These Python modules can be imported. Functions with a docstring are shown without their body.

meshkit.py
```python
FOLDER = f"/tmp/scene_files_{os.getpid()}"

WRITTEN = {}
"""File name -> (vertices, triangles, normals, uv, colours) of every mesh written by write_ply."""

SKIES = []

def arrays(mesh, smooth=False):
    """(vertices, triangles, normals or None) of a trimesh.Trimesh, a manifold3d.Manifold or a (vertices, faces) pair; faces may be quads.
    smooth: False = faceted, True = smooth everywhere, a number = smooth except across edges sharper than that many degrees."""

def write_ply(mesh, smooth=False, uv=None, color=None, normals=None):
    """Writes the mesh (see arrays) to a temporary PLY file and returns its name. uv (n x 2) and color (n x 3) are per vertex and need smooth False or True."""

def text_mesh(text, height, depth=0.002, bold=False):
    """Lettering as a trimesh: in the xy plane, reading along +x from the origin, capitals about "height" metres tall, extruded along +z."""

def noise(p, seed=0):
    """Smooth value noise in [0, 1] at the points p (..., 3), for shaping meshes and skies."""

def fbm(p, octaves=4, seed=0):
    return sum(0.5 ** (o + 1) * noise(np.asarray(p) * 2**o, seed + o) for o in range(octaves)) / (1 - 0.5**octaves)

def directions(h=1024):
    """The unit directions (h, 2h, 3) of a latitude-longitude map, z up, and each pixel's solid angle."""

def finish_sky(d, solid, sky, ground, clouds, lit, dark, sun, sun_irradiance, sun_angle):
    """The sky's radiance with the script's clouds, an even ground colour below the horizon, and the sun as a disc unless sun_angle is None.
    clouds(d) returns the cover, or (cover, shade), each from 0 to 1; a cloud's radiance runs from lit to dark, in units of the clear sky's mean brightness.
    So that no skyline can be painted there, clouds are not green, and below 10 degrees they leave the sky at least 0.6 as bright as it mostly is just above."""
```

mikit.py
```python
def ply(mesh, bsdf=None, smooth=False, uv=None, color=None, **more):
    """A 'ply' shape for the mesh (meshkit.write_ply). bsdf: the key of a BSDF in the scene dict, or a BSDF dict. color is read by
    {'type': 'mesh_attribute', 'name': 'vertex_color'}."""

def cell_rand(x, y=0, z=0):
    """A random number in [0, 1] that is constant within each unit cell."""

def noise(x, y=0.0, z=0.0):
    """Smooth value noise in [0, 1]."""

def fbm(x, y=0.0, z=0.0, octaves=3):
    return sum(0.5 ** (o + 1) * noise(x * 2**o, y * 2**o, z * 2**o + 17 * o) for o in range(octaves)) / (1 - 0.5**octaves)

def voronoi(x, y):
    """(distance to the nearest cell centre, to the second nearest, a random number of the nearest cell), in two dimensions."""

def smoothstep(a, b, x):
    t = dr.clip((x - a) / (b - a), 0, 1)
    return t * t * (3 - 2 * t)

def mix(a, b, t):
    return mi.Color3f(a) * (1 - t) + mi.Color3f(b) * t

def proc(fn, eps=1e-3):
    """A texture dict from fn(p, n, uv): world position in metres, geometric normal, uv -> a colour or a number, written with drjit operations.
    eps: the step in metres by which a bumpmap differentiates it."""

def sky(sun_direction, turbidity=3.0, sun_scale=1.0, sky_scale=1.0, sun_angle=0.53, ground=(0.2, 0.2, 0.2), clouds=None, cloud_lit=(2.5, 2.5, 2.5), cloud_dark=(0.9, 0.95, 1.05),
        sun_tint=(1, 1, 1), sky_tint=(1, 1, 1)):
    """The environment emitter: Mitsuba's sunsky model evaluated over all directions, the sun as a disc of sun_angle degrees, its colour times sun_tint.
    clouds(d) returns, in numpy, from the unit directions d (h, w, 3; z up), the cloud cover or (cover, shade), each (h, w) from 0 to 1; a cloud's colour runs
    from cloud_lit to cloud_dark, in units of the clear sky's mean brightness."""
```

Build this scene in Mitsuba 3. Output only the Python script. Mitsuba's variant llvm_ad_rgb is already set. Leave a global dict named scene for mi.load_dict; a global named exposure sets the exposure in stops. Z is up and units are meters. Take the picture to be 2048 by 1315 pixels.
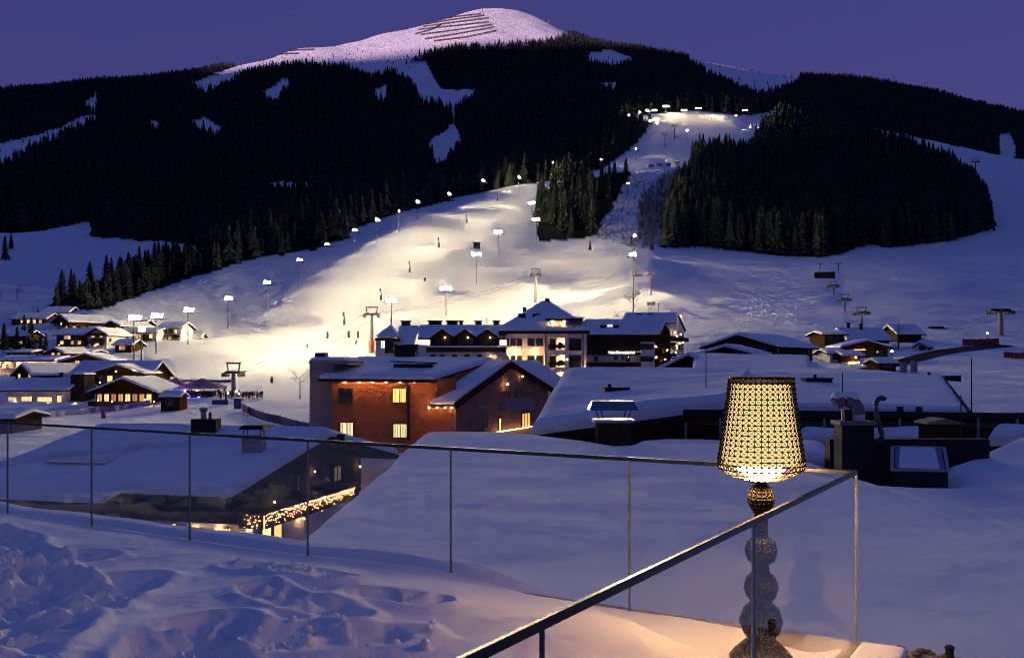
import math, random
import numpy as np, trimesh, mitsuba as mi, drjit as dr
import mikit, meshkit
from mikit import proc, noise, fbm, voronoi, cell_rand, smoothstep, mix
from scipy.interpolate import RBFInterpolator, RegularGridInterpolator
T = mi.ScalarTransform4f
scene, labels = {}, {}
rng = np.random.default_rng(7)

# ---------------------------------------------------------------- camera, sky, exposure
CZ = 1.73                      # eye height above the terrace floor (z = 0)
F, CX, HY = 1854.0, 1024.0, 728.0   # focal length and horizon of the 2048 x 1315 photograph, in its pixels
scene['camera'] = {'type': 'perspective', 'fov': 2 * math.degrees(math.atan(1024 / F)), 'fov_axis': 'x',
                   'principal_point_offset_y': -(HY - 657.5) / 1315.0, 'near_clip': 0.05, 'far_clip': 9000.0,
                   'to_world': T().look_at(origin=[0, 0, CZ], target=[0, 10, CZ], up=[0, 0, 1])}
NIGHT = 1 / 32.0               # every light below is this much dimmer than the picture shows it; the exposure makes up for it
def dusk(d):
    """Thin even dusk haze over the whole sky, violet low down and turning to a clear blue overhead."""
    e = np.clip((d[..., 2] - .30) / .45, 0, 1); e = e * e * (3 - 2 * e)
    return np.full(d.shape[:2], .62), e
SUN_AZ, SUN_EL = math.radians(222), math.radians(6.0)
scene['sky'] = mikit.sky([math.sin(SUN_AZ) * math.cos(SUN_EL), math.cos(SUN_AZ) * math.cos(SUN_EL), math.sin(SUN_EL)],
                         turbidity=3, sun_scale=6.0 * NIGHT, sky_scale=NIGHT, sun_angle=1.5, sky_tint=(1.48, 1.07, 4.1), clouds=dusk, cloud_lit=(.60, .58, 2.3), cloud_dark=(.50, 1.0, 3.5), sun_tint=(1.0, 1.25, 7.0), ground=(.3, .3, .3))
scene['sky']['sampling_weight'] = 6.0
exposure = 5.0                 # a long dusk exposure

# ---------------------------------------------------------------- helpers
def P(px, py, Z):
    """World point seen at pixel (px, py) of the photograph at depth Z."""
    return np.array([(px - CX) / F * Z, Z, CZ - (py - HY) / F * Z])

_used = {}
def key_of(name, parent=None):
    full = name if parent is None else parent + '__' + name
    n = _used.get(full, 0); _used[full] = n + 1
    return full if n == 0 else '%s_%03d' % (full, n)

def put(name, mesh, bsdf, parent=None, smooth=False, emit=None, weight=0.01, color=None, kind=None, label=None, cat=None, group=None, to_world=None):
    k = key_of(name, parent)
    d = mesh if isinstance(mesh, dict) else mikit.ply(mesh, bsdf, smooth=smooth, color=color)
    if to_world is not None: d = {**d, 'to_world': to_world}
    if emit is not None: d = {**d, 'emitter': {'type': 'area', 'radiance': {'type': 'rgb', 'value': [float(x) * NIGHT for x in emit]}, 'sampling_weight': float(weight)}}
    scene[k] = d
    note(k, label, cat, group, kind)
    return k

def note(k, label=None, cat=None, group=None, kind=None):
    e = {a: b for a, b in (('label', label), ('category', cat), ('group', group), ('kind', kind)) if b}
    if e: labels[k] = {**labels.get(k, {}), **e}

def thing(name, label, cat, group=None, kind=None):
    k = key_of(name); note(k, label, cat, group, kind); return k

class Fr:
    """A local frame: x right, y back, z up, turned by yaw degrees about z."""
    def __init__(s, o, yaw=0.0):
        a = math.radians(yaw); s.o = np.asarray(o, float)
        s.R = np.array([[math.cos(a), -math.sin(a), 0], [math.sin(a), math.cos(a), 0], [0, 0, 1.0]])
    def __call__(s, p): return np.asarray(p, float) @ s.R.T + s.o
ID = Fr((0, 0, 0))

class MB:
    """Collects faces; the mesh is what they make together."""
    def __init__(s, fr=ID): s.v, s.f, s.n, s.fr = [], [], 0, fr
    def add(s, v, f):
        v, f = np.asarray(v, float), np.asarray(f, int)
        if f.shape[1] == 4: f = np.vstack([f[:, [0, 1, 2]], f[:, [0, 2, 3]]])
        s.v.append(s.fr(v)); s.f.append(f + s.n); s.n += len(v); return s
    def box(s, a, b):
        a, b = np.minimum(a, b), np.maximum(a, b)
        v = [[(a, b)[i][0], (a, b)[j][1], (a, b)[k][2]] for i in (0, 1) for j in (0, 1) for k in (0, 1)]
        return s.add(v, [[0, 1, 3, 2], [4, 6, 7, 5], [0, 4, 5, 1], [2, 3, 7, 6], [0, 2, 6, 4], [1, 5, 7, 3]])
    def hexa(s, lo, hi):
        """Box between two quads (same winding, counter-clockwise from above)."""
        v = np.vstack([lo, hi])
        return s.add(v, [[3, 2, 1, 0], [4, 5, 6, 7], [0, 1, 5, 4], [1, 2, 6, 5], [2, 3, 7, 6], [3, 0, 4, 7]])
    def beam(s, p, q, w, h=None, up=(0, 0, 1)):
        p, q = np.asarray(p, float), np.asarray(q, float); h = h or w
        d = (q - p) / np.linalg.norm(q - p); up = np.asarray(up, float)
        if abs(d @ up) > .98: up = np.array([1.0, 0, 0])
        a = np.cross(d, up); a /= np.linalg.norm(a); b = np.cross(a, d)
        c = [a * -w / 2 - b * h / 2, a * w / 2 - b * h / 2, a * w / 2 + b * h / 2, a * -w / 2 + b * h / 2]
        v = [p + x for x in c] + [q + x for x in c]
        return s.add(v, [[0, 1, 2, 3], [7, 6, 5, 4], [4, 5, 1, 0], [5, 6, 2, 1], [6, 7, 3, 2], [7, 4, 0, 3]])
    def tube(s, pts, r, n=6, caps=True):
        p = np.asarray(pts, float); r = np.broadcast_to(np.asarray(r, float), (len(p),))
        t = np.gradient(p, axis=0); t /= np.linalg.norm(t, axis=1, keepdims=True) + 1e-12
        ref = np.array([0, 0, 1.0]) if abs(t[0][2]) < .9 else np.array([1.0, 0, 0])
        vs = []
        for i in range(len(p)):
            a = np.cross(t[i], ref); a /= np.linalg.norm(a) + 1e-12; b = np.cross(t[i], a)
            th = np.arange(n) * 2 * np.pi / n
            vs.append(p[i] + r[i] * (np.cos(th)[:, None] * a + np.sin(th)[:, None] * b))
        v = np.vstack(vs); f = []
        for i in range(len(p) - 1):
            for j in range(n): f.append([i * n + j, i * n + (j + 1) % n, (i + 1) * n + (j + 1) % n, (i + 1) * n + j])
        f = np.array(f); f = np.vstack([f[:, [0, 2, 1]], f[:, [0, 3, 2]]])
        if caps:
            m = len(v); v = np.vstack([v, p[:1], p[-1:]]); e = (len(p) - 1) * n
            f = np.vstack([f, [[m, j, (j + 1) % n] for j in range(n)], [[m + 1, e + (j + 1) % n, e + j] for j in range(n)]])
        return s.add(v, f)
    def lathe(s, o, prof, n=16):
        """Surface of revolution about the vertical through o; prof = [(r, z), ...]."""
        th = np.arange(n) * 2 * np.pi / n; v = []
        for r, z in prof: v += [[o[0] + r * math.cos(a), o[1] + r * math.sin(a), o[2] + z] for a in th]
        f = [[i * n + j, i * n + (j + 1) % n, (i + 1) * n + (j + 1) % n, (i + 1) * n + j] for i in range(len(prof) - 1) for j in range(n)]
        return s.add(v, f)
    def ball(s, c, r, sub=1, sc=(1, 1, 1)):
        m = _ICO[sub]; return s.add(m.vertices * np.array(sc) * r + np.asarray(c, float), m.faces)
    def prism(s, poly, axis_o, axis_d):
        """Polygon (3d points, in order) extruded along vector axis_d."""
        p = np.asarray(poly, float) + np.asarray(axis_o, float); q = p + np.asarray(axis_d, float); n = len(p)
        f = [[0, i + 1, i] for i in range(1, n - 1)] + [[n, n + i, n + i + 1] for i in range(1, n - 1)]
        for i in range(n):
            j = (i + 1) % n; f += [[i, j, n + j], [i, n + j, n + i]]
        return s.add(np.vstack([p, q]), f)
    def mesh(s): return np.vstack(s.v), np.vstack(s.f)
    def put(s, name, bsdf, parent=None, **kw): return put(name, s.mesh(), bsdf, parent, **kw)
_ICO = [trimesh.creation.icosphere(subdivisions=i) for i in range(4)]

def edge_steps(L, t, n):
    """Positions along an edge of length L with extra lines near both ends."""
    e = np.array([0, .08, .25, .55, 1.0, 1.6]) * t; e = e[e < L * .4]
    k = max(2, n); mid = np.linspace(e[-1], L - e[-1], k + 1)[1:-1]
    return np.concatenate([e, mid, (L - e)[::-1]])

def snow_slab(quad, thick, n=6, seed=0, bump=0.25, skirt=0.06, scale=1.0, no=()):
    """A pillow of snow with round edges on the quad c00, c10, c11, c01 (counter-clockwise from above)."""
    c = np.asarray(quad, float); L1 = (np.linalg.norm(c[1] - c[0]) + np.linalg.norm(c[2] - c[3])) / 2; L2 = (np.linalg.norm(c[3] - c[0]) + np.linalg.norm(c[2] - c[1])) / 2
    n1 = int(max(3, min(60, n * L1 / max(L1, L2)))); n2 = int(max(3, min(60, n * L2 / max(L1, L2))))
    a, b = edge_steps(L1, thick, n1), edge_steps(L2, thick, n2)
    A, B = np.meshgrid(a, b, indexing='ij'); u, w = A / L1, B / L2
    p = (c[0] * ((1 - u) * (1 - w))[..., None] + c[1] * (u * (1 - w))[..., None] + c[2] * (u * w)[..., None] + c[3] * ((1 - u) * w)[..., None])
    ds = [A, L1 - A, B, L2 - B]; d = np.min([x for i, x in enumerate(ds) if i not in no], axis=0) / thick
    h = np.sqrt(np.clip(1 - (1 - np.clip(d, 0, 1)) ** 2, 0, 1)) * .75 + .25
    h = h * thick * (1 + bump * 2 * (meshkit.fbm(p * (0.35 / scale) + seed * 7.3, 3) - .5))
    low = p.copy(); top = p + np.stack([0 * h, 0 * h, h], -1)
    # ragged lip
    edge = (d <= 0); rag = (meshkit.noise(p * 1.3 / scale + seed) - .5) * thick * .5
    ctr = c.mean(0); out = p - ctr; out[..., 2] = 0; out /= np.linalg.norm(out, axis=-1, keepdims=True) + 1e-9
    top[edge] += out[edge] * rag[edge][:, None]
    I, J = A.shape; idx = np.arange(I * J).reshape(I, J)
    q = np.stack([idx[:-1, :-1], idx[1:, :-1], idx[1:, 1:], idx[:-1, 1:]], -1).reshape(-1, 4)
    rim = np.concatenate([idx[:, 0], idx[-1, 1:], idx[-2::-1, -1], idx[0, -2:0:-1]])
    V = np.vstack([top.reshape(-1, 3), low.reshape(-1, 3)[rim] - [0, 0, skirt]]); m = len(rim); k0 = I * J
    r = np.arange(m); s2 = np.stack([rim, k0 + r, k0 + (r + 1) % m, np.roll(rim, -1)], -1)
    return V, np.vstack([q, s2[:, ::-1]] if False else [q, s2])

# ---------------------------------------------------------------- materials
def M(name, **kw): scene[name] = kw
def rgb(*c): return {'type': 'rgb', 'value': list(c)}
def two(d): return {'type': 'twosided', 'bsdf': d}
def diffuse(name, c): scene[name] = two({'type': 'diffuse', 'reflectance': rgb(*c) if isinstance(c, tuple) else c})
def princ(name, c, rough=.6, **kw): scene[name] = two({'type': 'principled', 'base_color': rgb(*c) if isinstance(c, tuple) else c, 'roughness': rough, **kw})

def snow_near(p, n, uv):
    return .03 * fbm(p.x * 1.3, p.y * 1.3, p.z * 1.3, 3) + .004 * fbm(p.x * 22, p.y * 22, p.z * 22, 2)
def snow_mid(p, n, uv):
    return .09 * fbm(p.x * .5, p.y * .5, p.z * .5, 3) + .003 * fbm(p.x * 1.4 + p.y * .5, p.y * 4, p.z * 2, 3) + .007 * fbm(p.x * 7, p.y * 7, p.z * 7, 2)
def snow_tone(p, n, uv):
    t = fbm(p.x * .8, p.y * .8, p.z * .8, 3)
    return mix((.80, .83, .87), (.90, .91, .93), t)
scene['mat_snow'] = two({'type': 'bumpmap', 'arbitrary': proc(snow_mid, .05), 'scale': 1.0, 'bsdf': {'type': 'diffuse', 'reflectance': proc(snow_tone)}})
def wood_tone(p, n, uv):
    g = fbm(p.x * 2.5, p.y * 2.5, p.z * 9, 3)
    return mix((.035, .018, .010), (.085, .045, .024), g)
diffuse('mat_wood', proc(wood_tone))
def dwood_tone(p, n, uv):
    g = fbm(p.x * 1.5, p.y * 1.5, p.z * 7, 3)
    return mix((.028, .021, .018), (.062, .046, .038), g)
diffuse('mat_dark_wood', proc(dwood_tone))
def plaster_tone(p, n, uv):
    g = fbm(p.x * 1.1, p.y * 1.1, p.z * .7, 4)
    return mix((.66, .61, .58), (.82, .77, .73), g)
diffuse('mat_plaster', proc(plaster_tone))
def metal_tone(p, n, uv):
    g = fbm(p.x * 3, p.y * 3, p.z * 3, 3)
    return mix((.012, .013, .016), (.034, .036, .042), g)
princ('mat_metal', proc(metal_tone), .75, specular=.25)
princ('mat_steel', (.32, .33, .36), .38, metallic=.8)
princ('mat_pole', (.09, .09, .10), .5, metallic=.3)
princ('mat_glass_dark', (.012, .014, .018), .08, specular=.6)
diffuse('mat_lit', (.3, .28, .25))
princ('mat_red', (.35, .03, .03), .5)
princ('mat_blue', (.03, .05, .22), .5)
princ('mat_orange', (.40, .10, .02), .6)
princ('mat_grey', (.16, .15, .16), .7)
princ('mat_white', (.70, .70, .70), .6)

# ---------------------------------------------------------------- terrain: valley floor, pistes and the mountain, one sheet all round
CTRL = {  # image column -> (row, depth) of points of the ground, near to far
 0: [(880, 118), (840, 150), (800, 190), (760, 230), (690, 290), (640, 340), (605, 400), (520, 600), (455, 820), (400, 960), (310, 1300), (250, 1650), (184, 2150), (215, 2500), (270, 3300)],
 200: [(868, 125), (812, 185), (790, 202), (757, 227), (700, 275), (660, 318), (614, 352), (590, 420), (520, 640), (450, 820), (350, 1150), (235, 1750), (168, 2200), (200, 2700), (260, 3400)],
 420: [(862, 128), (795, 195), (742, 240), (692, 300), (660, 345), (610, 395), (548, 455), (508, 600), (440, 820), (350, 1150), (220, 1750), (146, 2250), (175, 2800), (240, 3400)],
 600: [(858, 132), (775, 215), (705, 300), (640, 360), (574, 415), (535, 455), (507, 500), (430, 700), (330, 1200), (200, 1900), (107, 2400), (130, 2900), (210, 3400)],
 800: [(860, 130), (780, 205), (690, 300), (650, 335), (560, 410), (505, 475), (466, 522), (436, 575), (400, 750), (300, 1250), (180, 2000), (130, 2200), (64, 2600), (110, 3100), (180, 3500)],
 960: [(860, 130), (780, 200), (700, 290), (640, 345), (570, 405), (510, 475), (445, 575), (396, 690), (345, 930), (240, 1500), (120, 2200), (22, 2700), (70, 3200), (150, 3600)],
 1075: [(860, 130), (780, 200), (690, 260), (606, 365), (540, 440), (482, 530), (430, 605), (374, 700), (350, 800), (240, 1500), (110, 2300), (36, 2650), (90, 3200), (160, 3600)],
 1160: [(860, 130), (780, 200), (690, 250), (600, 360), (535, 440), (480, 540), (425, 640), (362, 770), (335, 860), (240, 1400), (140, 2100), (76, 2500), (120, 3000), (180, 3500)],
 1270: [(860, 130), (780, 190), (700, 225), (640, 280), (573, 345), (520, 430), (440, 600), (395, 690), (330, 812), (262, 960), (230, 1080), (170, 1600), (98, 2400), (140, 3000), (200, 3500)],
 1390: [(860, 130), (780, 180), (700, 215), (640, 275), (568, 370), (505, 510), (440, 630), (380, 740), (300, 890), (262, 965), (240, 1030), (170, 1600), (120, 2400), (165, 3000), (215, 3500)],
 1500: [(860, 130), (780, 170), (710, 205), (630, 290), (562, 390), (508, 520), (440, 640), (340, 850), (268, 985), (246, 1045), (200, 1400), (146, 2400), (185, 3000), (230, 3500)],
 1600: [(860, 125), (780, 160), (712, 200), (635, 285), (562, 395), (510, 535), (420, 700), (310, 940), (240, 1120), (215, 1500), (160, 2400), (190, 3000), (240, 3500)],
 1700: [(860, 115), (780, 150), (712, 200), (640, 282), (560, 400), (497, 560), (420, 710), (330, 920), (262, 1120), (240, 1500), (162, 2400), (200, 3000), (240, 3500)],
 1860: [(860, 100), (780, 135), (705, 200), (640, 285), (560, 405), (488, 600), (400, 800), (292, 1130), (268, 1500), (188, 2350), (220, 3000), (260, 3500)],
 2048: [(860, 85), (780, 130), (712, 195), (668, 250), (600, 360), (500, 560), (430, 720), (370, 950), (328, 1130), (300, 1500), (236, 2300), (250, 3000), (280, 3500)],
}
_pts, _val = [], []
def _ctrl(px, rows):
    az = math.atan((px - CX) / F)
    for py, Z in rows:
        r = Z / math.cos(az); z = CZ - (py - HY) / F * Z
        _pts.append((az * 2.6, math.log(r))); _val.append(z / r)
for _px, _rows in CTRL.items(): _ctrl(_px, _rows)
for _px in (-330, -700): _ctrl(_px, CTRL[0])
for _px in (2400, 2800): _ctrl(_px, CTRL[2048])
_rbf = RBFInterpolator(np.array(_pts), np.array(_val), kernel='thin_plate_spline', smoothing=1e-6)
AZ = np.concatenate([np.radians(np.linspace(-180, -36, 64, endpoint=False)), np.radians(np.linspace(-36, 36, 640, endpoint=False)), np.radians(np.linspace(36, 180, 65))])
RAD = np.exp(np.linspace(math.log(22.0), math.log(4200.0), 390))
def _elev():
    a, l = np.meshgrid(AZ, np.log(RAD), indexing='ij'); r = np.exp(l)
    ac = np.clip(a, -.70, .72); lc = np.clip(l, math.log(85.0), math.log(3600.0))
    e = _rbf(np.stack([ac.ravel() * 2.6, lc.ravel()], 1)).reshape(a.shape)
    z = e * np.exp(lc)
    z = np.where(r < 100, z + (-13.0 - z) * np.clip((100 - r) / 60, 0, 1) ** 1, z)
    # the far side of the valley, behind the camera
    ridge = 1 + .25 * np.sin(a * 5.3 + .6) + .13 * np.sin(a * 13.1)
    s = np.clip((r - 350) / 2400, 0, 1)
    zb = -13 + 1230 * ridge * s * s * (3 - 2 * s) - 200 * np.clip((r - 2800) / 1400, 0, 1)
    t = np.clip((np.abs(a) - .85) / .8, 0, 1); t = t * t * (3 - 2 * t)
    z = z * (1 - t) + zb * t
    X, Y = np.sin(a) * r, np.cos(a) * r
    q = np.stack([X, Y, 0 * X], -1)
    amp = np.clip((r - 260) / 1500, 0, 1)
    z = z + amp * 26 * (meshkit.fbm(q / 190, 3, 3) - .5) + .7 * np.clip((r - 150) / 300, 0, 1) * np.clip((1000 - r) / 400, 0, 1) * (meshkit.fbm(q / 17, 3, 5) - .5)
    z = z + 1.3 * np.clip((r - 240) / 80, 0, 1) * np.clip((900 - r) / 200, 0, 1) * (meshkit.fbm(q / 42, 3, 12) - .5)
    return X, Y, z
TX, TY, TZ = _elev()
_look = RegularGridInterpolator((AZ, np.log(RAD)), TZ, bounds_error=False, fill_value=None)
def ground(x, y):
    x, y = np.asarray(x, float), np.asarray(y, float)
    r = np.maximum(np.hypot(x, y), 22.1)
    return _look(np.stack([np.arctan2(x, y), np.log(r)], -1))
def gz(x, y): return float(ground(np.array([x]), np.array([y]))[0])
def hit(px, py, z0=60.0, z1=3800.0):
    """Where the ray through a pixel meets the ground."""
    Z = np.exp(np.linspace(math.log(z0), math.log(z1), 1500))
    x, z = (px - CX) / F * Z, CZ - (py - HY) / F * Z
    b = np.nonzero(ground(x, Z) >= z)[0]
    Zh = Z[b[0]] if len(b) else z1
    return np.array([(px - CX) / F * Zh, Zh, gz((px - CX) / F * Zh, Zh)])
def pix(x, y, z): return CX + x / y * F, HY - (z - CZ) / y * F


from shapely import Polygon, contains_xy
from shapely.ops import unary_union
def region(*polys): return unary_union([Polygon(p).buffer(0) for p in polys])
# What grows where, as the outlines of the woods and clearings on the slopes
WOOD_MAIN = region([(-500, 480), (-60, 474), (0, 466), (75, 462), (180, 444), (184, 474), (300, 482), (362, 487), (415, 500), (424, 541), (530, 512), (630, 499), (690, 482), (705, 455), (840, 414), (960, 385), (1075, 366), (1110, 360),
                    (1200, 338), (1268, 292), (1302, 246), (1262, 232), (1310, 226), (1400, 222), (1500, 232), (1560, 218), (1700, 247), (1860, 280), (2000, 311), (2048, 318), (2600, 350), (2600, -100), (-500, -100)])
CLEAR = region([(380, 170), (470, 132), (560, 95), (700, 66), (860, 30), (960, 0), (1060, 10), (1150, 55), (1120, 64), (1060, 72), (1000, 77), (900, 82), (840, 97), (796, 130), (732, 136), (690, 120), (660, 118), (600, 112), (545, 122), (490, 134), (430, 170)],
               [(790, 135), (850, 122), (870, 160), (884, 178), (955, 180), (938, 196), (906, 207), (840, 192), (822, 150)], [(850, 288), (908, 246), (926, 282), (892, 322), (874, 342)], [(903, 200), (910, 200), (911, 250), (905, 250)],
               [(526, 186), (577, 150), (578, 172), (548, 192)], [(-400, 330), (0, 288), (100, 260), (186, 228), (192, 234), (120, 266), (40, 308), (0, 322), (-400, 360)],
               [(295, 238), (318, 246), (312, 256)], [(366, 241), (410, 234), (444, 256), (430, 262), (400, 246)], [(1168, 106), (1214, 98), (1268, 116), (1230, 127)], [(1370, 110), (1480, 120), (1606, 140), (1590, 160), (1548, 184), (1510, 186), (1480, 172), (1430, 150)],
               [(522, 364), (642, 366), (600, 380), (553, 384)], [(1184, 164), (1244, 164), (1222, 176)], [(170, 205), (194, 185), (190, 215)], [(1995, 270), (2020, 265), (2036, 300), (2000, 306)], [(748, 176), (775, 172), (772, 188), (752, 190)])
WOOD_STRIP = region([(88, 618), (150, 577), (240, 545), (330, 508), (420, 500), (424, 545), (330, 572), (250, 600), (200, 618)])
WOOD_MID = region([(1076, 480), (1076, 388), (1110, 366), (1150, 364), (1205, 352), (1262, 342), (1256, 356), (1222, 425), (1184, 474), (1130, 482)])
WOOD_RIGHT = region([(1326, 497), (1332, 430), (1372, 372), (1388, 322), (1480, 322), (1500, 330), (1514, 285), (1560, 246), (1620, 256), (1700, 276), (1860, 326), (1900, 345), (1966, 405), (1984, 456), (1900, 482), (1772, 495), (1742, 486), (1700, 500), (1640, 514), (1550, 510), (1400, 492)])
from shapely.affinity import translate
CLEAR = unary_union([CLEAR, translate(CLEAR, 0, 6), translate(CLEAR, 0, 12)])
def wooded(px, py):
    px, py = np.asarray(px, float), np.asarray(py, float)
    a = contains_xy(WOOD_MAIN, px, py) & ~contains_xy(CLEAR, px, py)
    return a | contains_xy(WOOD_STRIP, px, py) | contains_xy(WOOD_MID, px, py) | contains_xy(WOOD_RIGHT, px, py)

def _terrain():
    I, J = TX.shape
    idx = np.arange(I * J).reshape(I, J); nxt = np.roll(idx, -1, 0)[:-1]
    q = np.stack([idx[:-1, :-1], nxt[:, :-1], nxt[:, 1:], idx[:-1, 1:]], -1).reshape(-1, 4)[:, ::-1]
    V = np.stack([TX, TY, TZ], -1).reshape(-1, 3)
    jit = (meshkit.noise(V[:, [0, 1, 1]] * [1 / 14., 1 / 14., 0], 2) - .5)
    px, py = pix(V[:, 0], np.where(V[:, 1] > 1, V[:, 1], 1), V[:, 2])
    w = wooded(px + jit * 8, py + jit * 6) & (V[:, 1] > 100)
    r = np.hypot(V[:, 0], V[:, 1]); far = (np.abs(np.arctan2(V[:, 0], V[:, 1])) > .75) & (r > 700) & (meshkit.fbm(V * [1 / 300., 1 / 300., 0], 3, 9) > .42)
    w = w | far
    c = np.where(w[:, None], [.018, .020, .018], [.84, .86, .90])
    hub = len(V); V = np.vstack([V, [[0, 0, -13.0]]]); c = np.vstack([c, [[.84, .86, .90]]])
    f = np.vstack([q[:, [0, 1, 2]], q[:, [0, 2, 3]], np.stack([idx[:-1, 0], nxt[:, 0], np.full(I - 1, hub)], -1)[:, ::-1]])
    n = np.cross(V[f[:, 1]] - V[f[:, 0]], V[f[:, 2]] - V[f[:, 0]])
    if np.median(n[:, 2]) < 0: f = f[:, ::-1]
    put('mountain_terrain', (V, f), 'mat_terrain', smooth=True, color=c, kind='structure', label='snow covered mountain with floodlit pistes and bare summit above the village')
def terrain_relief(p, n, uv):
    r = dr.sqrt(p.x * p.x + p.y * p.y); az = dr.atan2(p.x, p.y)
    mog = smoothstep(.140, .150, az) * smoothstep(.345, .320, az) * smoothstep(335, 345, r) * smoothstep(520, 500, r)
    mog += .8 * smoothstep(-.06, -.02, az) * smoothstep(.13, .09, az) * smoothstep(300, 330, r) * smoothstep(450, 420, r)
    left = smoothstep(-.05, -.10, az) * smoothstep(250, 300, r) * smoothstep(650, 560, r)
    base = 1.0 * fbm(p.x / 30, p.y / 30, 0., 3) + .16 * fbm(p.x / 2.5, p.y / 2.5, 0., 2) + .5 * fbm(p.x / 14 + p.y / 40, p.y / 9, 0., 3)
    rough = fbm(p.x / 5.0, p.y / 3.2, 0., 3)
    near = smoothstep(1500, 600, r)
    return base * near + 5.0 * (1 - near) * fbm(p.x / 110 + p.y / 300, p.y / 70, 0., 2) + rough * (1.6 * mog + .55 * left + .15 * near)
scene['mat_terrain'] = two({'type': 'bumpmap', 'arbitrary': proc(terrain_relief, .4), 'scale': 1.0, 'bsdf': {'type': 'diffuse', 'reflectance': {'type': 'mesh_attribute', 'name': 'vertex_color'}}})
_terrain()

# ---------------------------------------------------------------- woods
def tree_shape(levels, sides, seed, droop=.10, fill=.16):
    """A spruce of height 1 and reach about 0.16 at the foot: ragged skirts of branches one above the other."""
    r = np.random.default_rng(seed); V, Fc = [], []; n = 0
    for i in range(levels):
        t = i / levels; z1 = .07 + .93 * (t + 1.55 / levels) ** .96; z1 = min(z1, 1.0); z0 = .06 + .93 * t ** .96
        R = fill * (1 - t) ** .85 + .012
        th = (np.arange(sides) + r.uniform(0, 1)) * 2 * np.pi / sides
        rr = R * np.where(np.arange(sides) % 2 == 0, 1.0, .55) * r.uniform(.72, 1.25, sides)
        zz = z0 - droop * R * np.where(np.arange(sides) % 2 == 0, 1.0, -.6) * 1.5 + r.uniform(-.012, .012, sides)
        V.append(np.vstack([[[r.uniform(-.006, .006), r.uniform(-.006, .006), z1]], np.stack([rr * np.cos(th), rr * np.sin(th), zz], 1)]))
        Fc.append(np.array([[n, n + 1 + j, n + 1 + (j + 1) % sides] for j in range(sides)])); n += sides + 1
    return np.vstack(V), np.vstack(Fc)
LOW = [tree_shape(5, 6, 100 + i) for i in range(8)]
HIGH = [tree_shape(11, 14, 200 + i, fill=.17) for i in range(6)]
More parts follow.
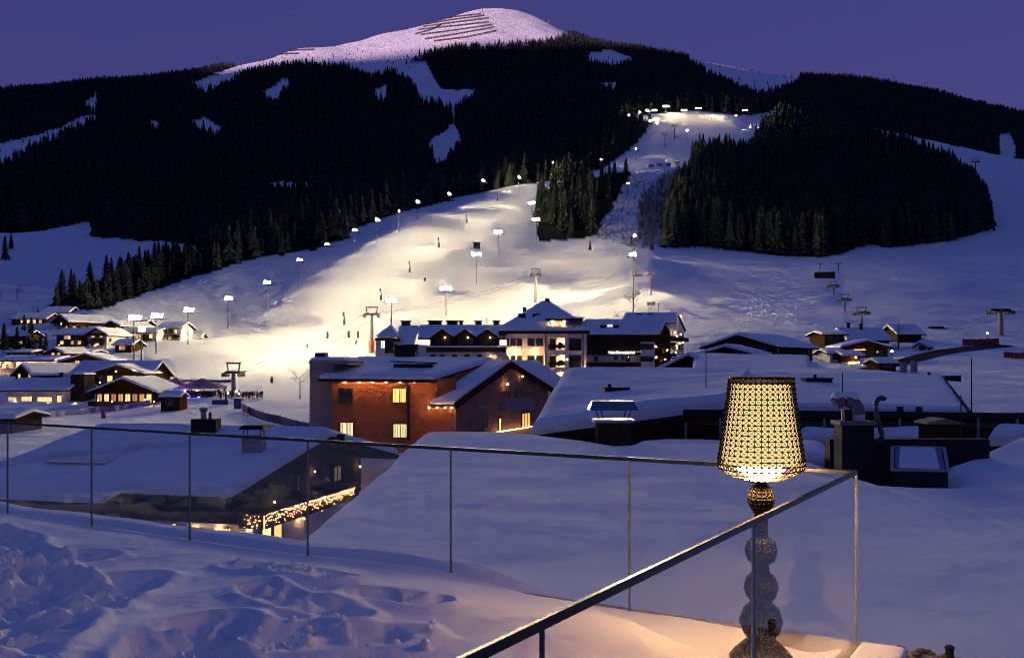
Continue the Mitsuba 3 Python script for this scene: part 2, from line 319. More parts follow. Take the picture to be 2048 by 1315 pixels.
def foliage_tone(p, n, uv):
    g = fbm(p.x / 6, p.y / 6, p.z / 6, 2)
    return mix((.030, .038, .037), (.048, .056, .050), g)
diffuse('mat_foliage', proc(foliage_tone))
diffuse('mat_bark', (.045, .034, .028))
_crest = np.maximum.accumulate(TZ / RAD[None, :], axis=1)
_seen = RegularGridInterpolator((AZ, np.log(RAD)), np.hstack([np.full((len(AZ), 1), -9.0), _crest[:, :-1]]), bounds_error=False, fill_value=None)
def scatter(n, az0, az1, r0, r1, g):
    """Points spread evenly over a sector of the ground that could be seen from the valley side."""
    a = g.uniform(az0, az1, n); r = np.sqrt(g.uniform(r0 * r0, r1 * r1, n))
    x, y = np.sin(a) * r, np.cos(a) * r; z = ground(x, y)
    seen = (z + 24 - CZ) / r > _seen(np.stack([a, np.log(r)], -1)) - .002
    return x[seen], y[seen], z[seen]
def wood_mesh(x, y, z, h, w, g):
    V, Fc, n = [], [], 0; kind = g.integers(0, len(LOW), len(x)); rot = g.uniform(0, 6.28, len(x))
    for k, (v, f) in enumerate(LOW):
        m = kind == k
        if not m.any(): continue
        c, s = np.cos(rot[m])[:, None], np.sin(rot[m])[:, None]; W = w[m][:, None]
        px = (v[:, 0] * c - v[:, 1] * s) * W + x[m][:, None]; py = (v[:, 0] * s + v[:, 1] * c) * W + y[m][:, None]; pz = v[:, 2] * h[m][:, None] + z[m][:, None] - .5
        V.append(np.stack([px, py, pz], -1).reshape(-1, 3)); cnt = m.sum()
        Fc.append((f[None] + (np.arange(cnt) * len(v))[:, None, None]).reshape(-1, 3) + n); n += cnt * len(v)
    return np.vstack(V), np.vstack(Fc)
def _woods():
    g = np.random.default_rng(11)
    x, y, z = scatter(104000, -.56, .56, 430, 3300, g)
    px, py = pix(x, y, z); nz = meshkit.noise(np.stack([x / 60, y / 60, 0 * x], -1), 4) - .5
    inside = contains_xy(WOOD_MAIN, px, py) & ~contains_xy(CLEAR, px + nz * 6, py + nz * 5)
    # a few lone trees in the clearings below the summit
    lone = contains_xy(CLEAR, px, py) & (g.uniform(0, 1, len(x)) < np.where(py < 100, .006, .05)) & (meshkit.noise(np.stack([x / 90, y / 90, 0 * x], -1), 8) > .5)
    h = g.uniform(11, 24, len(x)) * g.uniform(.75, 1.1, len(x)) * np.where(lone, .5, 1.0) * np.where(np.hypot(x, y) > 2000, .82, 1); w = h * g.uniform(1.05, 1.5, len(x))
    keep = inside | lone
    put('forest', wood_mesh(x[keep], y[keep], z[keep], h[keep], w[keep], g), 'mat_foliage', kind='stuff', label='dark spruce forest covering the mountain face up to the bare summit', cat='forest')
    # hillside wood right of the piste
    x, y, z = scatter(16000, .10, .52, 520, 1250, g); px, py = pix(x, y, z)
    m = contains_xy(WOOD_RIGHT, px, py); x, y, z = x[m], y[m], z[m]; h = g.uniform(17, 28, len(x)); w = h * g.uniform(.95, 1.3, len(x))
    front = np.argsort(-(pix(x, y, z)[1]))
    near = np.zeros(len(x), bool)
    # nearest row and the ragged top edge are single trees
    edge = ~contains_xy(WOOD_RIGHT.buffer(-13), *pix(x, y, z)); near[np.nonzero(edge)[0]] = True
    idx = np.nonzero(near)[0]; idx = idx[np.argsort(-(h / np.hypot(x, y))[idx])][:120]
    near[:] = False; near[idx] = True
    put('forest', wood_mesh(x[~near], y[~near], z[~near], h[~near], w[~near], g), 'mat_foliage', kind='stuff', label='dark spruce wood on the rounded hill right of the floodlit piste', cat='forest')
    singles(x[near], y[near], z[near], h[near], w[near], g, 'dark spruce at the edge of the hillside wood right of the piste', 'spruces at the edge of the right hillside wood')
    x, y, z = scatter(5000, .01, .16, 500, 860, g); px, py = pix(x, y, z)
    m = contains_xy(WOOD_MID, px, py); x, y, z = x[m][:75], y[m][:75], z[m][:75]; h = g.uniform(17, 27, len(x)) * np.where(pix(x, y, z)[0] > 1190, .62, 1)
    singles(x, y, z, h, h * g.uniform(1.0, 1.3, len(x)), g, 'dark spruce in the wedge of wood between the two floodlit pistes', 'spruces between the two floodlit pistes')
    x, y, z = scatter(9000, -.50, -.28, 330, 640, g); px, py = pix(x, y, z)
    m = contains_xy(WOOD_STRIP, px, py); x, y, z = x[m][:95], y[m][:95], z[m][:95]; h = g.uniform(7.5, 15, len(x))
    singles(x, y, z, h, h * g.uniform(1.1, 1.5, len(x)), g, 'dark spruce in the strip of trees between the left snowfield and the piste bank', 'spruces in the strip below the left snowfield')
def singles(x, y, z, h, w, g, label, group):
    for i in range(len(x)):
        k = thing('spruce_tree', label, 'tree', group); a = g.uniform(0, 360)
        t = T().translate([x[i], y[i], z[i] - .4]).rotate([0, 0, 1], a).scale([w[i], w[i], h[i]])
        v = int(g.integers(0, len(HIGH)))
        put('crown', CROWN[v], None, k, to_world=t); put('trunk', TRUNK, None, k, to_world=t)
CROWN = [mikit.ply(m, 'mat_foliage') for m in HIGH]
TRUNK = mikit.ply(MB().tube([(0, 0, -.02), (0, 0, .5), (0, 0, .97)], [.017, .010, .002], 5, False).mesh(), 'mat_bark')
_woods()

# ---------------------------------------------------------------- floodlight masts along the pistes
WARM = np.array([1.0, .79, .43])
def aim(az, down):
    a, d = math.radians(az), math.radians(down)
    return np.array([math.sin(a) * math.cos(d), math.cos(a) * math.cos(d), -math.sin(d)])
def floodlight_mast(hx, hy, bx=None, by=None, Z=None, power=1.0, az=100, down=10, n=3, tint=WARM, label='tall floodlight mast on the edge of the piste', group=None, size=1.75, weight=None):
    if by is not None: b = hit(bx, by)
    else:
        h0 = P(hx, hy, Z); b = np.array([h0[0], h0[1], gz(h0[0], h0[1])])
    h = np.array([(hx - CX) / F * b[1], b[1], CZ - (hy - HY) / F * b[1]])
    if h[2] < b[2] + 4: h[2] = b[2] + 9
    b = np.array([h[0], b[1], b[2]])
    k = thing('floodlight_mast', label, 'floodlight', group)
    MB().tube([b - [0, 0, .6], (b + h) / 2, h + [0, 0, .4]], [.22, .17, .12], 6).put('pole', 'mat_pole', k)
    d = aim(az, down); s = np.cross(d, [0, 0, 1.0]); s /= np.linalg.norm(s); u = np.cross(s, d)
    arm = MB(); arm.beam(h - s * .62 * n * size, h + s * .62 * n * size, .14); arm.put('crossarm', 'mat_pole', k)
    hs, ln = MB(), MB()
    for i in range(n):
        c = h + s * (i - (n - 1) / 2) * 1.22 * size + d * .3; w, t = .52 * size, .44 * size
        q = [c - s * w - u * t, c + s * w - u * t, c + s * w + u * t, c - s * w + u * t]
        hs.hexa([x * .35 + c * .65 - d * .35 for x in q], [x - d * .02 for x in q])
        ln.add([x + d * .04 for x in q], [[0, 1, 2, 3]])
    hs.put('housing', 'mat_metal', k)
    vz = MB(); a0 = h - u * .47 * size + d * .3; wd = s * (.61 * n) * size; fl = np.array([d[0], d[1], 0.0]); fl /= np.linalg.norm(fl); vz.hexa([a0 - wd - [0, 0, .06], a0 + wd - [0, 0, .06], a0 + wd + fl * 1.5 * size - [0, 0, .06], a0 - wd + fl * 1.5 * size - [0, 0, .06]], [a0 - wd, a0 + wd, a0 + wd + fl * 1.5 * size, a0 - wd + fl * 1.5 * size]); vz.put('visor', 'mat_metal', k)
    v, f = ln.mesh(); nn = np.cross(v[f[0, 1]] - v[f[0, 0]], v[f[0, 2]] - v[f[0, 0]])
    if nn @ d < 0: f = f[:, ::-1]
    L = 3400.0 * power * 2.4 / (n * 4 * .52 * .44 * size * size) * .9
    put('lens', (v, f), 'mat_lit', k, emit=tint * L, weight=weight or .045 * max(power, .15))
    return k
LEFT = 'floodlight masts along the left edge of the lower piste'
for i, (hx, hy, bx, by, pw) in enumerate([(268, 634.6, 266, 720, .8), (312, 631, 312, 707, .9), (376, 619, 375, 688, .8), (456, 596, 454.5, 657, .62), (532.5, 564.5, 532, 621, .62), (598, 520, 598, 573.8, .75),
                                          (653.5, 488.7, 653.5, 537, .9), (708.6, 460.6, 707.6, 505, 1.0), (753.7, 440, 753.7, 484.6, 1.0), (834.7, 404, 832, 440, 1.0), (898, 388, 898, 424, .9), (965.6, 361.5, 966, 395.7, .75), (1037.4, 354.7, 1038.5, 380, .55)]):
    floodlight_mast(hx, hy, bx, by, power=pw * 3.0, az=100, down=15, label=('nearest', 'second', 'third', 'fourth', 'fifth', 'sixth', 'seventh', 'eighth', 'ninth', 'tenth', 'eleventh', 'twelfth', 'topmost')[i] + ' of the large floodlight masts up the left edge of the piste', group=LEFT)
floodlight_mast(283, 657, 281, 726, power=.15, n=1, az=150, label='small single floodlight between the two lowest large masts above the village')
floodlight_mast(797.5, 422, 796.5, 465, power=.25, n=1, az=100, label='small single floodlight low between two large masts on the left piste edge')
floodlight_mast(1104, 352, Z=800, power=.2, n=1, az=140, label='small single floodlight above the wedge of wood')
floodlight_mast(1130, 338, Z=830, power=.7, az=130, label='large floodlight mast behind the tops of the wedge of wood')
floodlight_mast(1201.4, 320, 1202.5, 347.5, power=.8, az=110, label='floodlight mast at the foot of the narrow upper piste')
floodlight_mast(1271.5, 298.6, 1272.5, 327, power=1.0, az=110, label='floodlight mast halfway up the narrow upper piste')
UP = 'floodlight masts on the upper piste shelf'
for i, (hx, hy, Z, pw, az) in enumerate([(1280, 226, 1000, .7, 120), (1294.5, 222, 1040, .8, 130), (1309, 221, 1050, .8, 140), (1332, 222, 1050, .9, 160), (1368.5, 221, 1055, 1.0, 180), (1397, 217, 1060, .9, 190), (1490, 221, 1055, 1.1, 215)]):
    floodlight_mast(hx, hy, Z=Z, power=pw * 5.5, az=az, down=14, n=3, tint=WARM * [1, .95, .85], label=('leftmost', 'second from left', 'third from left', 'fourth from left', 'fifth from left', 'sixth from left', 'rightmost')[i] + ' large floodlight mast on the skyline of the upper piste shelf', group=UP)
for hx, hy, Z, pw, az, lb in [(1258, 231, 980, .12, 150, 'at the left end of the upper shelf behind the wood'), (1300, 242, 960, .15, 140, 'just above the wood edge left of the upper shelf'), (1314, 246, 955, .2, 130, 'at the left edge of the upper shelf with a thin mast'),
                              (1374, 276, 930, .45, 200, 'overexposed in front of the tree tops on the upper shelf'), (1472, 232, 1040, .25, 200, 'beside the drag lift top on the upper shelf'), (1501, 254, 1000, .2, 240, 'at the right edge of the upper shelf by the wood')]:
    floodlight_mast(hx, hy, Z=Z, power=pw, az=az, n=1, label='small floodlight ' + lb)
floodlight_mast(1423, 232, Z=1030, power=.08, az=180, n=1, tint=np.array([1, .35, .25]), label='reddish floodlight on a thin mast on the upper shelf')
floodlight_mast(1256, 384, Z=690, power=.04, az=190, n=1, tint=np.array([1, .25, .18]), label='small red light on a pole in the scrubby gully')
IN = 'floodlight masts in the middle of the lower piste'
for hx, hy, bx, by, Z, pw, az, lb in [(1064, 406, 1066, 448, None, .8, 205, 'tall mast before the left edge of the wedge of wood'), (1072.6, 438.7, 1071, 481, None, .7, 200, 'mast at the foot of the wedge of wood'), (996.7, 463.7, 997, 510.5, None, .9, 195, 'mast right of the small glass cabin on the piste'),
                                      (953, 508, 953, 568, None, 1.5, 190, 'mast below the small cabin, flooding the middle of the piste'), (892, 576, 892, 631.5, None, 1.3, 185, 'mast in the lower middle of the piste'), (782.8, 600, None, None, 335, 1.1, 200, 'mast rising behind the turret of the hotel'),
                                      (1268, 472, None, None, 430, .10, 112, 'upper mast at the right border of the lit piste'), (1267, 509, 1269, 573, None, 1.5, 245, 'lower mast at the right border of the lit piste'), (1267, 545, None, None, 300, .07, 80, 'mast above the bare tree at the right border of the lit piste')]:
    floodlight_mast(hx, hy, bx, by, Z=Z, power=pw * (8.5 if hx > 1200 else 4.4), az=az, down=16 if hx > 1200 else 26, n=2, label='floodlight ' + lb, group=IN)

# ---------------------------------------------------------------- lifts
def pylon(bx, by, ty, half, label, Z=None, r=.45, tee=True, pad=None, group='lift pylons'):
    b = hit(bx, by) if Z is None else P(bx, by, Z)
    t = np.array([b[0], b[1], CZ - (ty - HY) / F * b[1]]); hw = half / F * b[1]
    k = thing('lift_pylon', label, 'ski lift pylon', group)
    MB().tube([b - [0, 0, 1.5], (b + t) / 2, t], [r * 1.25, r, r * .8], 8).put('mast', 'mat_grey', k)
    m = MB(); m.beam(t - [hw, 0, 0], t + [hw, 0, 0], r * .9, r * 1.1)
    if tee:
        m.beam(t - [hw * .6, 0, 0], t - [hw * .75, 0, -r * 4], r * .5); m.beam(t + [hw * .6, 0, 0], t + [hw * .75, 0, r * 4], r * .5); m.beam(t + [-hw * .85, 0, r * 4], t + [hw * .85, 0, r * 4], r * .6)
    m.put('crossarm', 'mat_metal', k)
    for s in (-1, 1):
        q = MB(); c = t + [s * hw * .92, 0, -r * .9]; q.beam(c - [0, 2.6, 0], c + [0, 2.6, .5], .25, .5)
        for i in range(4): q.tube([c + [-.15, -2.2 + i * 1.45, -.25], c + [.15, -2.2 + i * 1.45, -.25]], .34, 8)
        q.put('sheave_assembly', 'mat_metal', k)
    if pad: MB().tube([b, b + [0, 0, pad]], r * 1.7, 8).put('pad', 'mat_orange', k)
    return t, hw
def cable(p, q, sag, label, r=.032):
    t = np.linspace(0, 1, 14)[:, None]; c = p * (1 - t) + q * t; c[:, 2] -= sag * 4 * t[:, 0] * (1 - t[:, 0])
    put('lift_cable', MB().tube(c, r, 4).mesh(), 'mat_metal', label=label, cat='cable', group='lift cables')
def chair(p, label):
    k = thing('lift_chair', label, 'lift chair', 'chairs hanging on the lift cable'); m = MB(); m.tube([p, p - [0, 0, 2.2]], .06, 5); m.put('hanger', 'mat_metal', k)
    m = MB(); m.box(p + [-1.2, -.25, -2.7], p + [1.2, .25, -2.55]); m.box(p + [-1.2, .25, -2.7], p + [1.2, .33, -1.8]); m.put('bench', 'mat_metal', k)
tA, wA = pylon(1071, 606, 548, 11, 'tall grey chairlift pylon in the middle of the lit piste', r=.5)
tB, wB = pylon(743.5, 704, 628, 15, 'chairlift pylon with an orange padded foot left of the hotel turret', r=.55, pad=3.5)
tC, wC = pylon(467, 787, 744, 17, 'wide chairlift pylon at the bottom station beside the crowd', r=.5)
p1, w1 = pylon(1349, 281, 252, 5, 'chairlift pylon with a chair on the upper piste shelf', r=.5); p2, w2 = pylon(1330, 296, 268, 6, 'lower chairlift pylon on the upper piste shelf', r=.5)
chair(p1 + [w1, 0, -8], 'chair hanging low on the mast of the upper shelf pylon')
q0, v0 = pylon(2001, 690, 620, 20, 'large dark lift pylon on the snow at the right', Z=246, r=.7, tee=False); q1, v1 = pylon(1872, 694, 655, 15, 'dark lift pylon beside the round street light at the right', Z=262, r=.6, tee=False)
q2, v2 = pylon(1723, 648, 624, 12, 'lowest pylon of the small lift on the right slope', r=.35); q3, v3 = pylon(1689, 622, 597, 10, 'second pylon of the small lift on the right slope', r=.35); q4, v4 = pylon(1667, 590, 570, 9, 'third pylon of the small lift on the right slope', r=.35)
pylon(1951, 360, 323, 7, 'chairlift pylon high on the bare slope right of the hillside wood', r=.6); pylon(1301, 590, 547, 5, 'slim drag lift post right of the lit piste', r=.25, tee=False); pylon(1302, 632, 605, 6, 'slim drag lift post above the right hotel wing', Z=300, r=.22, tee=False)
for px, py, ty, hw, lb in [(965, 22, 12, 4, 'on the very summit'), (1012, 28, 17, 4, 'just right of the summit'), (1098, 47, 37, 4, 'on the right shoulder of the summit')]:
    pylon(px, py + 3, ty, hw, 'tiny lift pylon ' + lb, Z=2650, r=1.1, tee=False, group='lift pylons on the summit ridge')
for s in (-1, 1):
    cable(tC + [s * wC, 0, 0], tB + [s * wB, 0, 0], 2, 'thin chairlift cable from the bottom station up to the orange padded pylon'); cable(tB + [s * wB, 0, 0], tA + [s * wA, 0, 0], 2.5, 'thin chairlift cable over the lit piste behind the hotel')
    cable(q1 + [s * v1, 0, -.6], q0 + [s * v0, 0, -.6], 1.2, 'dark lift cable between the two big pylons at the right'); cable(q0 + [s * v0, 0, -.6], P(2200, 596, 236), 1.0, 'dark lift cable leaving the picture at the right edge')
# bottom station of the small lift on the right slope
def lift_house():
    b = hit(1649, 556); k = thing('lift_station', 'dark long lift station with two small masts on the right slope', 'lift station'); fr = Fr(b, -12); w = 19 / F * b[1]
    m = MB(fr); m.box((-w, -2, -.5), (w, 2, 2.6)); m.put('wall', 'mat_dark_wood', k); put('roof_snow', (snow_slab(fr([(-w - .3, -2.3, 2.6), (w + .3, -2.3, 2.6), (w + .3, 2.3, 2.6), (-w - .3, 2.3, 2.6)]), .35, 4)), 'mat_snow', k, smooth=40)
    for x in (-2, 6):
        m = MB(fr); m.tube([(x, 0, 2.6), (x, 0, 6.5)], .2, 6); m.beam((x - 1.6, 0, 6.4), (x + 1.6, 0, 6.4), .3); m.put('mast', 'mat_metal', k)
lift_house()
# snow guns, padded posts, signs on the piste
def snow_lance(bx, by, hpx, label):
    b = hit(bx, by); h = hpx / F * b[1]; k = thing('snow_lance', label, 'snow gun', 'snow lances standing on the lit piste')
    MB().tube([b - [0, 0, .4], b + [.25, 0, h * .45], b + [-.3, 0, h]], [.22, .20, .14], 6).put('pole', 'mat_dark_wood', k); MB().ball(b + [-.35, 0, h], .55, 1, (.7, .7, 1.3)).put('nozzle', 'mat_metal', k)
    m = MB(); m.lathe(b, [(.42, -.2), (.45, .1), (.45, 1.9), (.3, 2.1), (0, 2.12)], 8); m.put('pad', 'mat_metal', k)
for bx, by, h, lb in [(995, 402, 13, 'topmost'), (934, 446, 15, 'second from top'), (878, 495, 17, 'third from top'), (819.5, 545, 20, 'fourth from top'), (762, 600, 20, 'second from the bottom'), (688.5, 650, 22, 'lowest')]:
    snow_lance(bx, by, h, lb + ' of the dark leaning snow lances on the lit piste')
def padded_post(bx, by, h, w, label, mat='mat_metal', band=False):
    b = hit(bx, by); h = h / F * b[1]; w = w / F * b[1]; k = thing('padded_post', label, 'padded post', 'padded posts on the lower piste')
    m = MB(); m.lathe(b - [0, 0, .3], [(w * .5, 0), (w * .55, h * .1), (w * .55, h * .92), (w * .4, h), (0, h + .05)], 10); m.put('mattress', mat, k)
    if band: MB().lathe(b, [(w * .58, h * .62), (w * .58, h * .74)], 10).put('band', 'mat_white', k)
for bx, by, h, w, lb in [(655, 677, 15, 4, 'leftmost of three dark padded posts low on the piste'), (697.5, 675, 15, 4, 'middle one of three dark padded posts low on the piste'), (716, 675, 14, 4, 'rightmost of three dark padded posts low on the piste'), (850, 562, 8, 4, 'short dark post halfway up the piste'), (543.5, 765, 15, 5, 'dark padded post with pale band above the crowd')]:
    padded_post(bx, by, h, w, lb, band=bx == 543.5)
def cabin():
    b = hit(953.5, 497); k = thing('lift_cabin', 'small glazed control cabin on a snow mound in the middle of the piste', 'cabin'); fr = Fr(b)
    m = MB(fr)
    for x in (-1.7, 1.55):
        for y in (-1.2, 1.05): m.box((x, y, -.5), (x + .15, y + .15, 3.1))
    m.box((-1.7, -1.2, -.5), (1.7, 1.2, .9)); m.box((-2.0, -1.5, 3.1), (2.0, 1.5, 3.35)); m.put('frame', 'mat_metal', k)
    m = MB(fr); m.box((-1.5, -1.0, .9), (1.5, 1.0, 3.1)); m.put('glazing', 'mat_glass_dark', k)
    put('roof_snow', snow_slab(fr([(-2.0, -1.5, 3.35), (2.0, -1.5, 3.35), (2.0, 1.5, 3.35), (-2.0, 1.5, 3.35)]), .3, 3), 'mat_snow', k, smooth=40)
cabin()
# snow fences against avalanches below the summit
def snow_fences():
    rows = [((868, 84), (935, 76), (1000, 62)), ((850, 80), (925, 68), (995, 55)), ((842, 71), (912, 62), (992, 50)), ((836, 61), (905, 54), (985, 45)), ((846, 55), (905, 47), (985, 37)), ((852, 50), (905, 41), (975, 32)), ((868, 43), (910, 35), (968, 29)), ((880, 38), (905, 30), (945, 26)), ((830, 70), (860, 62), (885, 50)), ((560, 104), (595, 102), (632, 101)), ((545, 112), (575, 109), (600, 109))]
    names = ['lowest', 'second lowest', 'third lowest', 'fourth lowest', 'fifth lowest', 'fourth highest', 'third highest', 'second highest', 'steep left', 'upper far left', 'lower far left']
    for i, row in enumerate(rows):
        m = MB(); pts = []
        for a, b in zip(row[:-1], row[1:]):
            for t in np.linspace(0, 1, 12, endpoint=False): pts.append(hit(a[0] + (b[0] - a[0]) * t, a[1] + (b[1] - a[1]) * t, 1800))
        runs = [[pts[0]]]
        for a, b in zip(pts[:-1], pts[1:]): runs[-1].append(b) if np.linalg.norm(a - b) <= 60 else runs.append([b])
        pts = max(runs, key=len)
        for a, b in zip(pts[:-1], pts[1:]):
            for z in (1.0, 2.1, 3.2, 4.2): m.beam(a + [0, 0, z], b + [0, 0, z], .5, .7)
            m.beam(a - [0, 0, 1], a + [0, -.8, 4.4], .4)
        if m.n: m.put('avalanche_fence', 'mat_dark_wood', label=names[i] + ' dark row of avalanche fence across the bare summit snow', cat='fence', group='avalanche fence rows below the summit')
snow_fences()
# small wooden snow barriers in the scrubby gully, and its scrub
for i, (px, py) in enumerate([(1303, 336), (1319, 334), (1337, 333), (1354, 329)]):
    b = hit(px, py); m = MB(Fr(b)); w = 5.5 / F * b[1]
    for z in (.6, 1.4, 2.2): m.beam((-w, 0, z), (w, 0, z), .35, .5)
    for x in (-w * .8, 0, w * .8): m.beam((x, 0, -.5), (x, 0, 2.6), .3); m.beam((x, 0, 2.4), (x, 1.5, -.3), .25)
    m.put('snow_barrier', 'mat_dark_wood', label=('first', 'second', 'third', 'fourth')[i] + ' of four short dark wooden barriers in a row above the gully', cat='barrier', group='wooden barriers above the gully')
def scrub():
    g = np.random.default_rng(5); S = Polygon([(1180, 474), (1222, 425), (1262, 350), (1330, 338), (1372, 330), (1366, 380), (1335, 420), (1322, 500), (1290, 500), (1250, 492)]); T2 = Polygon([(1280, 400), (1330, 350), (1366, 345), (1340, 420), (1300, 500), (1275, 470)])
    W = Polygon([(1380, 497), (1640, 517), (1700, 505), (1640, 508), (1400, 487)])
    x, y, z = scatter(26000, .07, .36, 420, 860, g); px, py = pix(x, y, z)
    m = (contains_xy(S, px, py) & (g.uniform(0, 1, len(x)) < .28)) | (contains_xy(T2, px, py) & (g.uniform(0, 1, len(x)) < .5)) | (contains_xy(W, px, py) & (g.uniform(0, 1, len(x)) < .5))
    x, y, z = x[m], y[m], z[m]; h = g.uniform(.8, 2.6, len(x)); tall = contains_xy(T2, *pix(x, y, z)); h = np.where(tall, h * 2.3, h)
    mb = MB()
    for a, b, c, hh in zip(x, y, z, h):
        for i in range(3):
            e = g.normal(0, .35, 2) * hh; mb.tube([(a, b, c - .3), (a + e[0] * .5, b + e[1] * .5, c + hh * .6), (a + e[0], b + e[1], c + hh)], [.10, .07, .03], 3, False)
    mb.put('scrub', 'mat_twig', kind='stuff', label='low leafless scrub poking through the snow of the gully', cat='scrub')
diffuse('mat_twig', (.075, .065, .06))
scrub()

# ---------------------------------------------------------------- the terrace: floor, snow, glass balustrade, floor lamp
CO = np.array([2.111, 5.69]); DL = np.array([-.853, .523]); DF = np.array([-.523, -.853])
def TP(s, t, z=0.0):
    """Terrace point: s metres left along the back glass from its corner, t metres in front of it."""
    q = CO + np.asarray(DL) * s + np.asarray(DF) * t; return np.array([q[0], q[1], z])
def terrace_floor():
    m = MB(); c = [TP(-3.2, -.10), TP(-3.2, 9), TP(16, 9), TP(16, -.10)]
    m.hexa([x + [0, 0, -.35] for x in c], c); m.put('terrace_floor', 'mat_floor', kind='structure', label='stone terrace floor under the snow')
    m = MB(); m.hexa([x * [1, 1, 0] + [0, 0, -13.5] for x in [TP(-3.0, .2), TP(-3.0, 8.9), TP(15.9, 8.9), TP(15.9, .2)]], [x + [0, 0, -.352] for x in [TP(-3.0, .2), TP(-3.0, 8.9), TP(15.9, 8.9), TP(15.9, .2)]])
    k = thing('terrace_building', 'building that carries the snowy terrace in the foreground', 'building'); m.put('wall', 'mat_plaster', k)
    m = MB()
    g = np.random.default_rng(3)
    for i in range(9):
        c = TP(-.22 - g.uniform(0, .30), .0 + g.uniform(-.07, .10), .02); m = MB(); m.ball(c, g.uniform(.014, .030), 1, (1.3, 1, .7)); m.put('edge_stone', 'mat_stone', label='small pale stone on the terrace edge right of the glass corner', cat='stone', group='stones along the terrace edge')
    m = MB(); m.tube([TP(-.52, -.02, -.2), TP(-.52, -.02, .07)], .025, 8); m.ball(TP(-.52, -.02, .07), .03, 1, (1, 1, .6)); m.put('edge_post', 'mat_metal', label='short dark post end on the terrace edge at the bottom right', cat='post')
def floor_tone(p, n, uv): return mix((.16, .15, .14), (.42, .40, .39), fbm(p.x * 4, p.y * 4, p.z * 4, 4))
diffuse('mat_floor', proc(floor_tone)); diffuse('mat_stone', (.14, .11, .09))
terrace_floor()

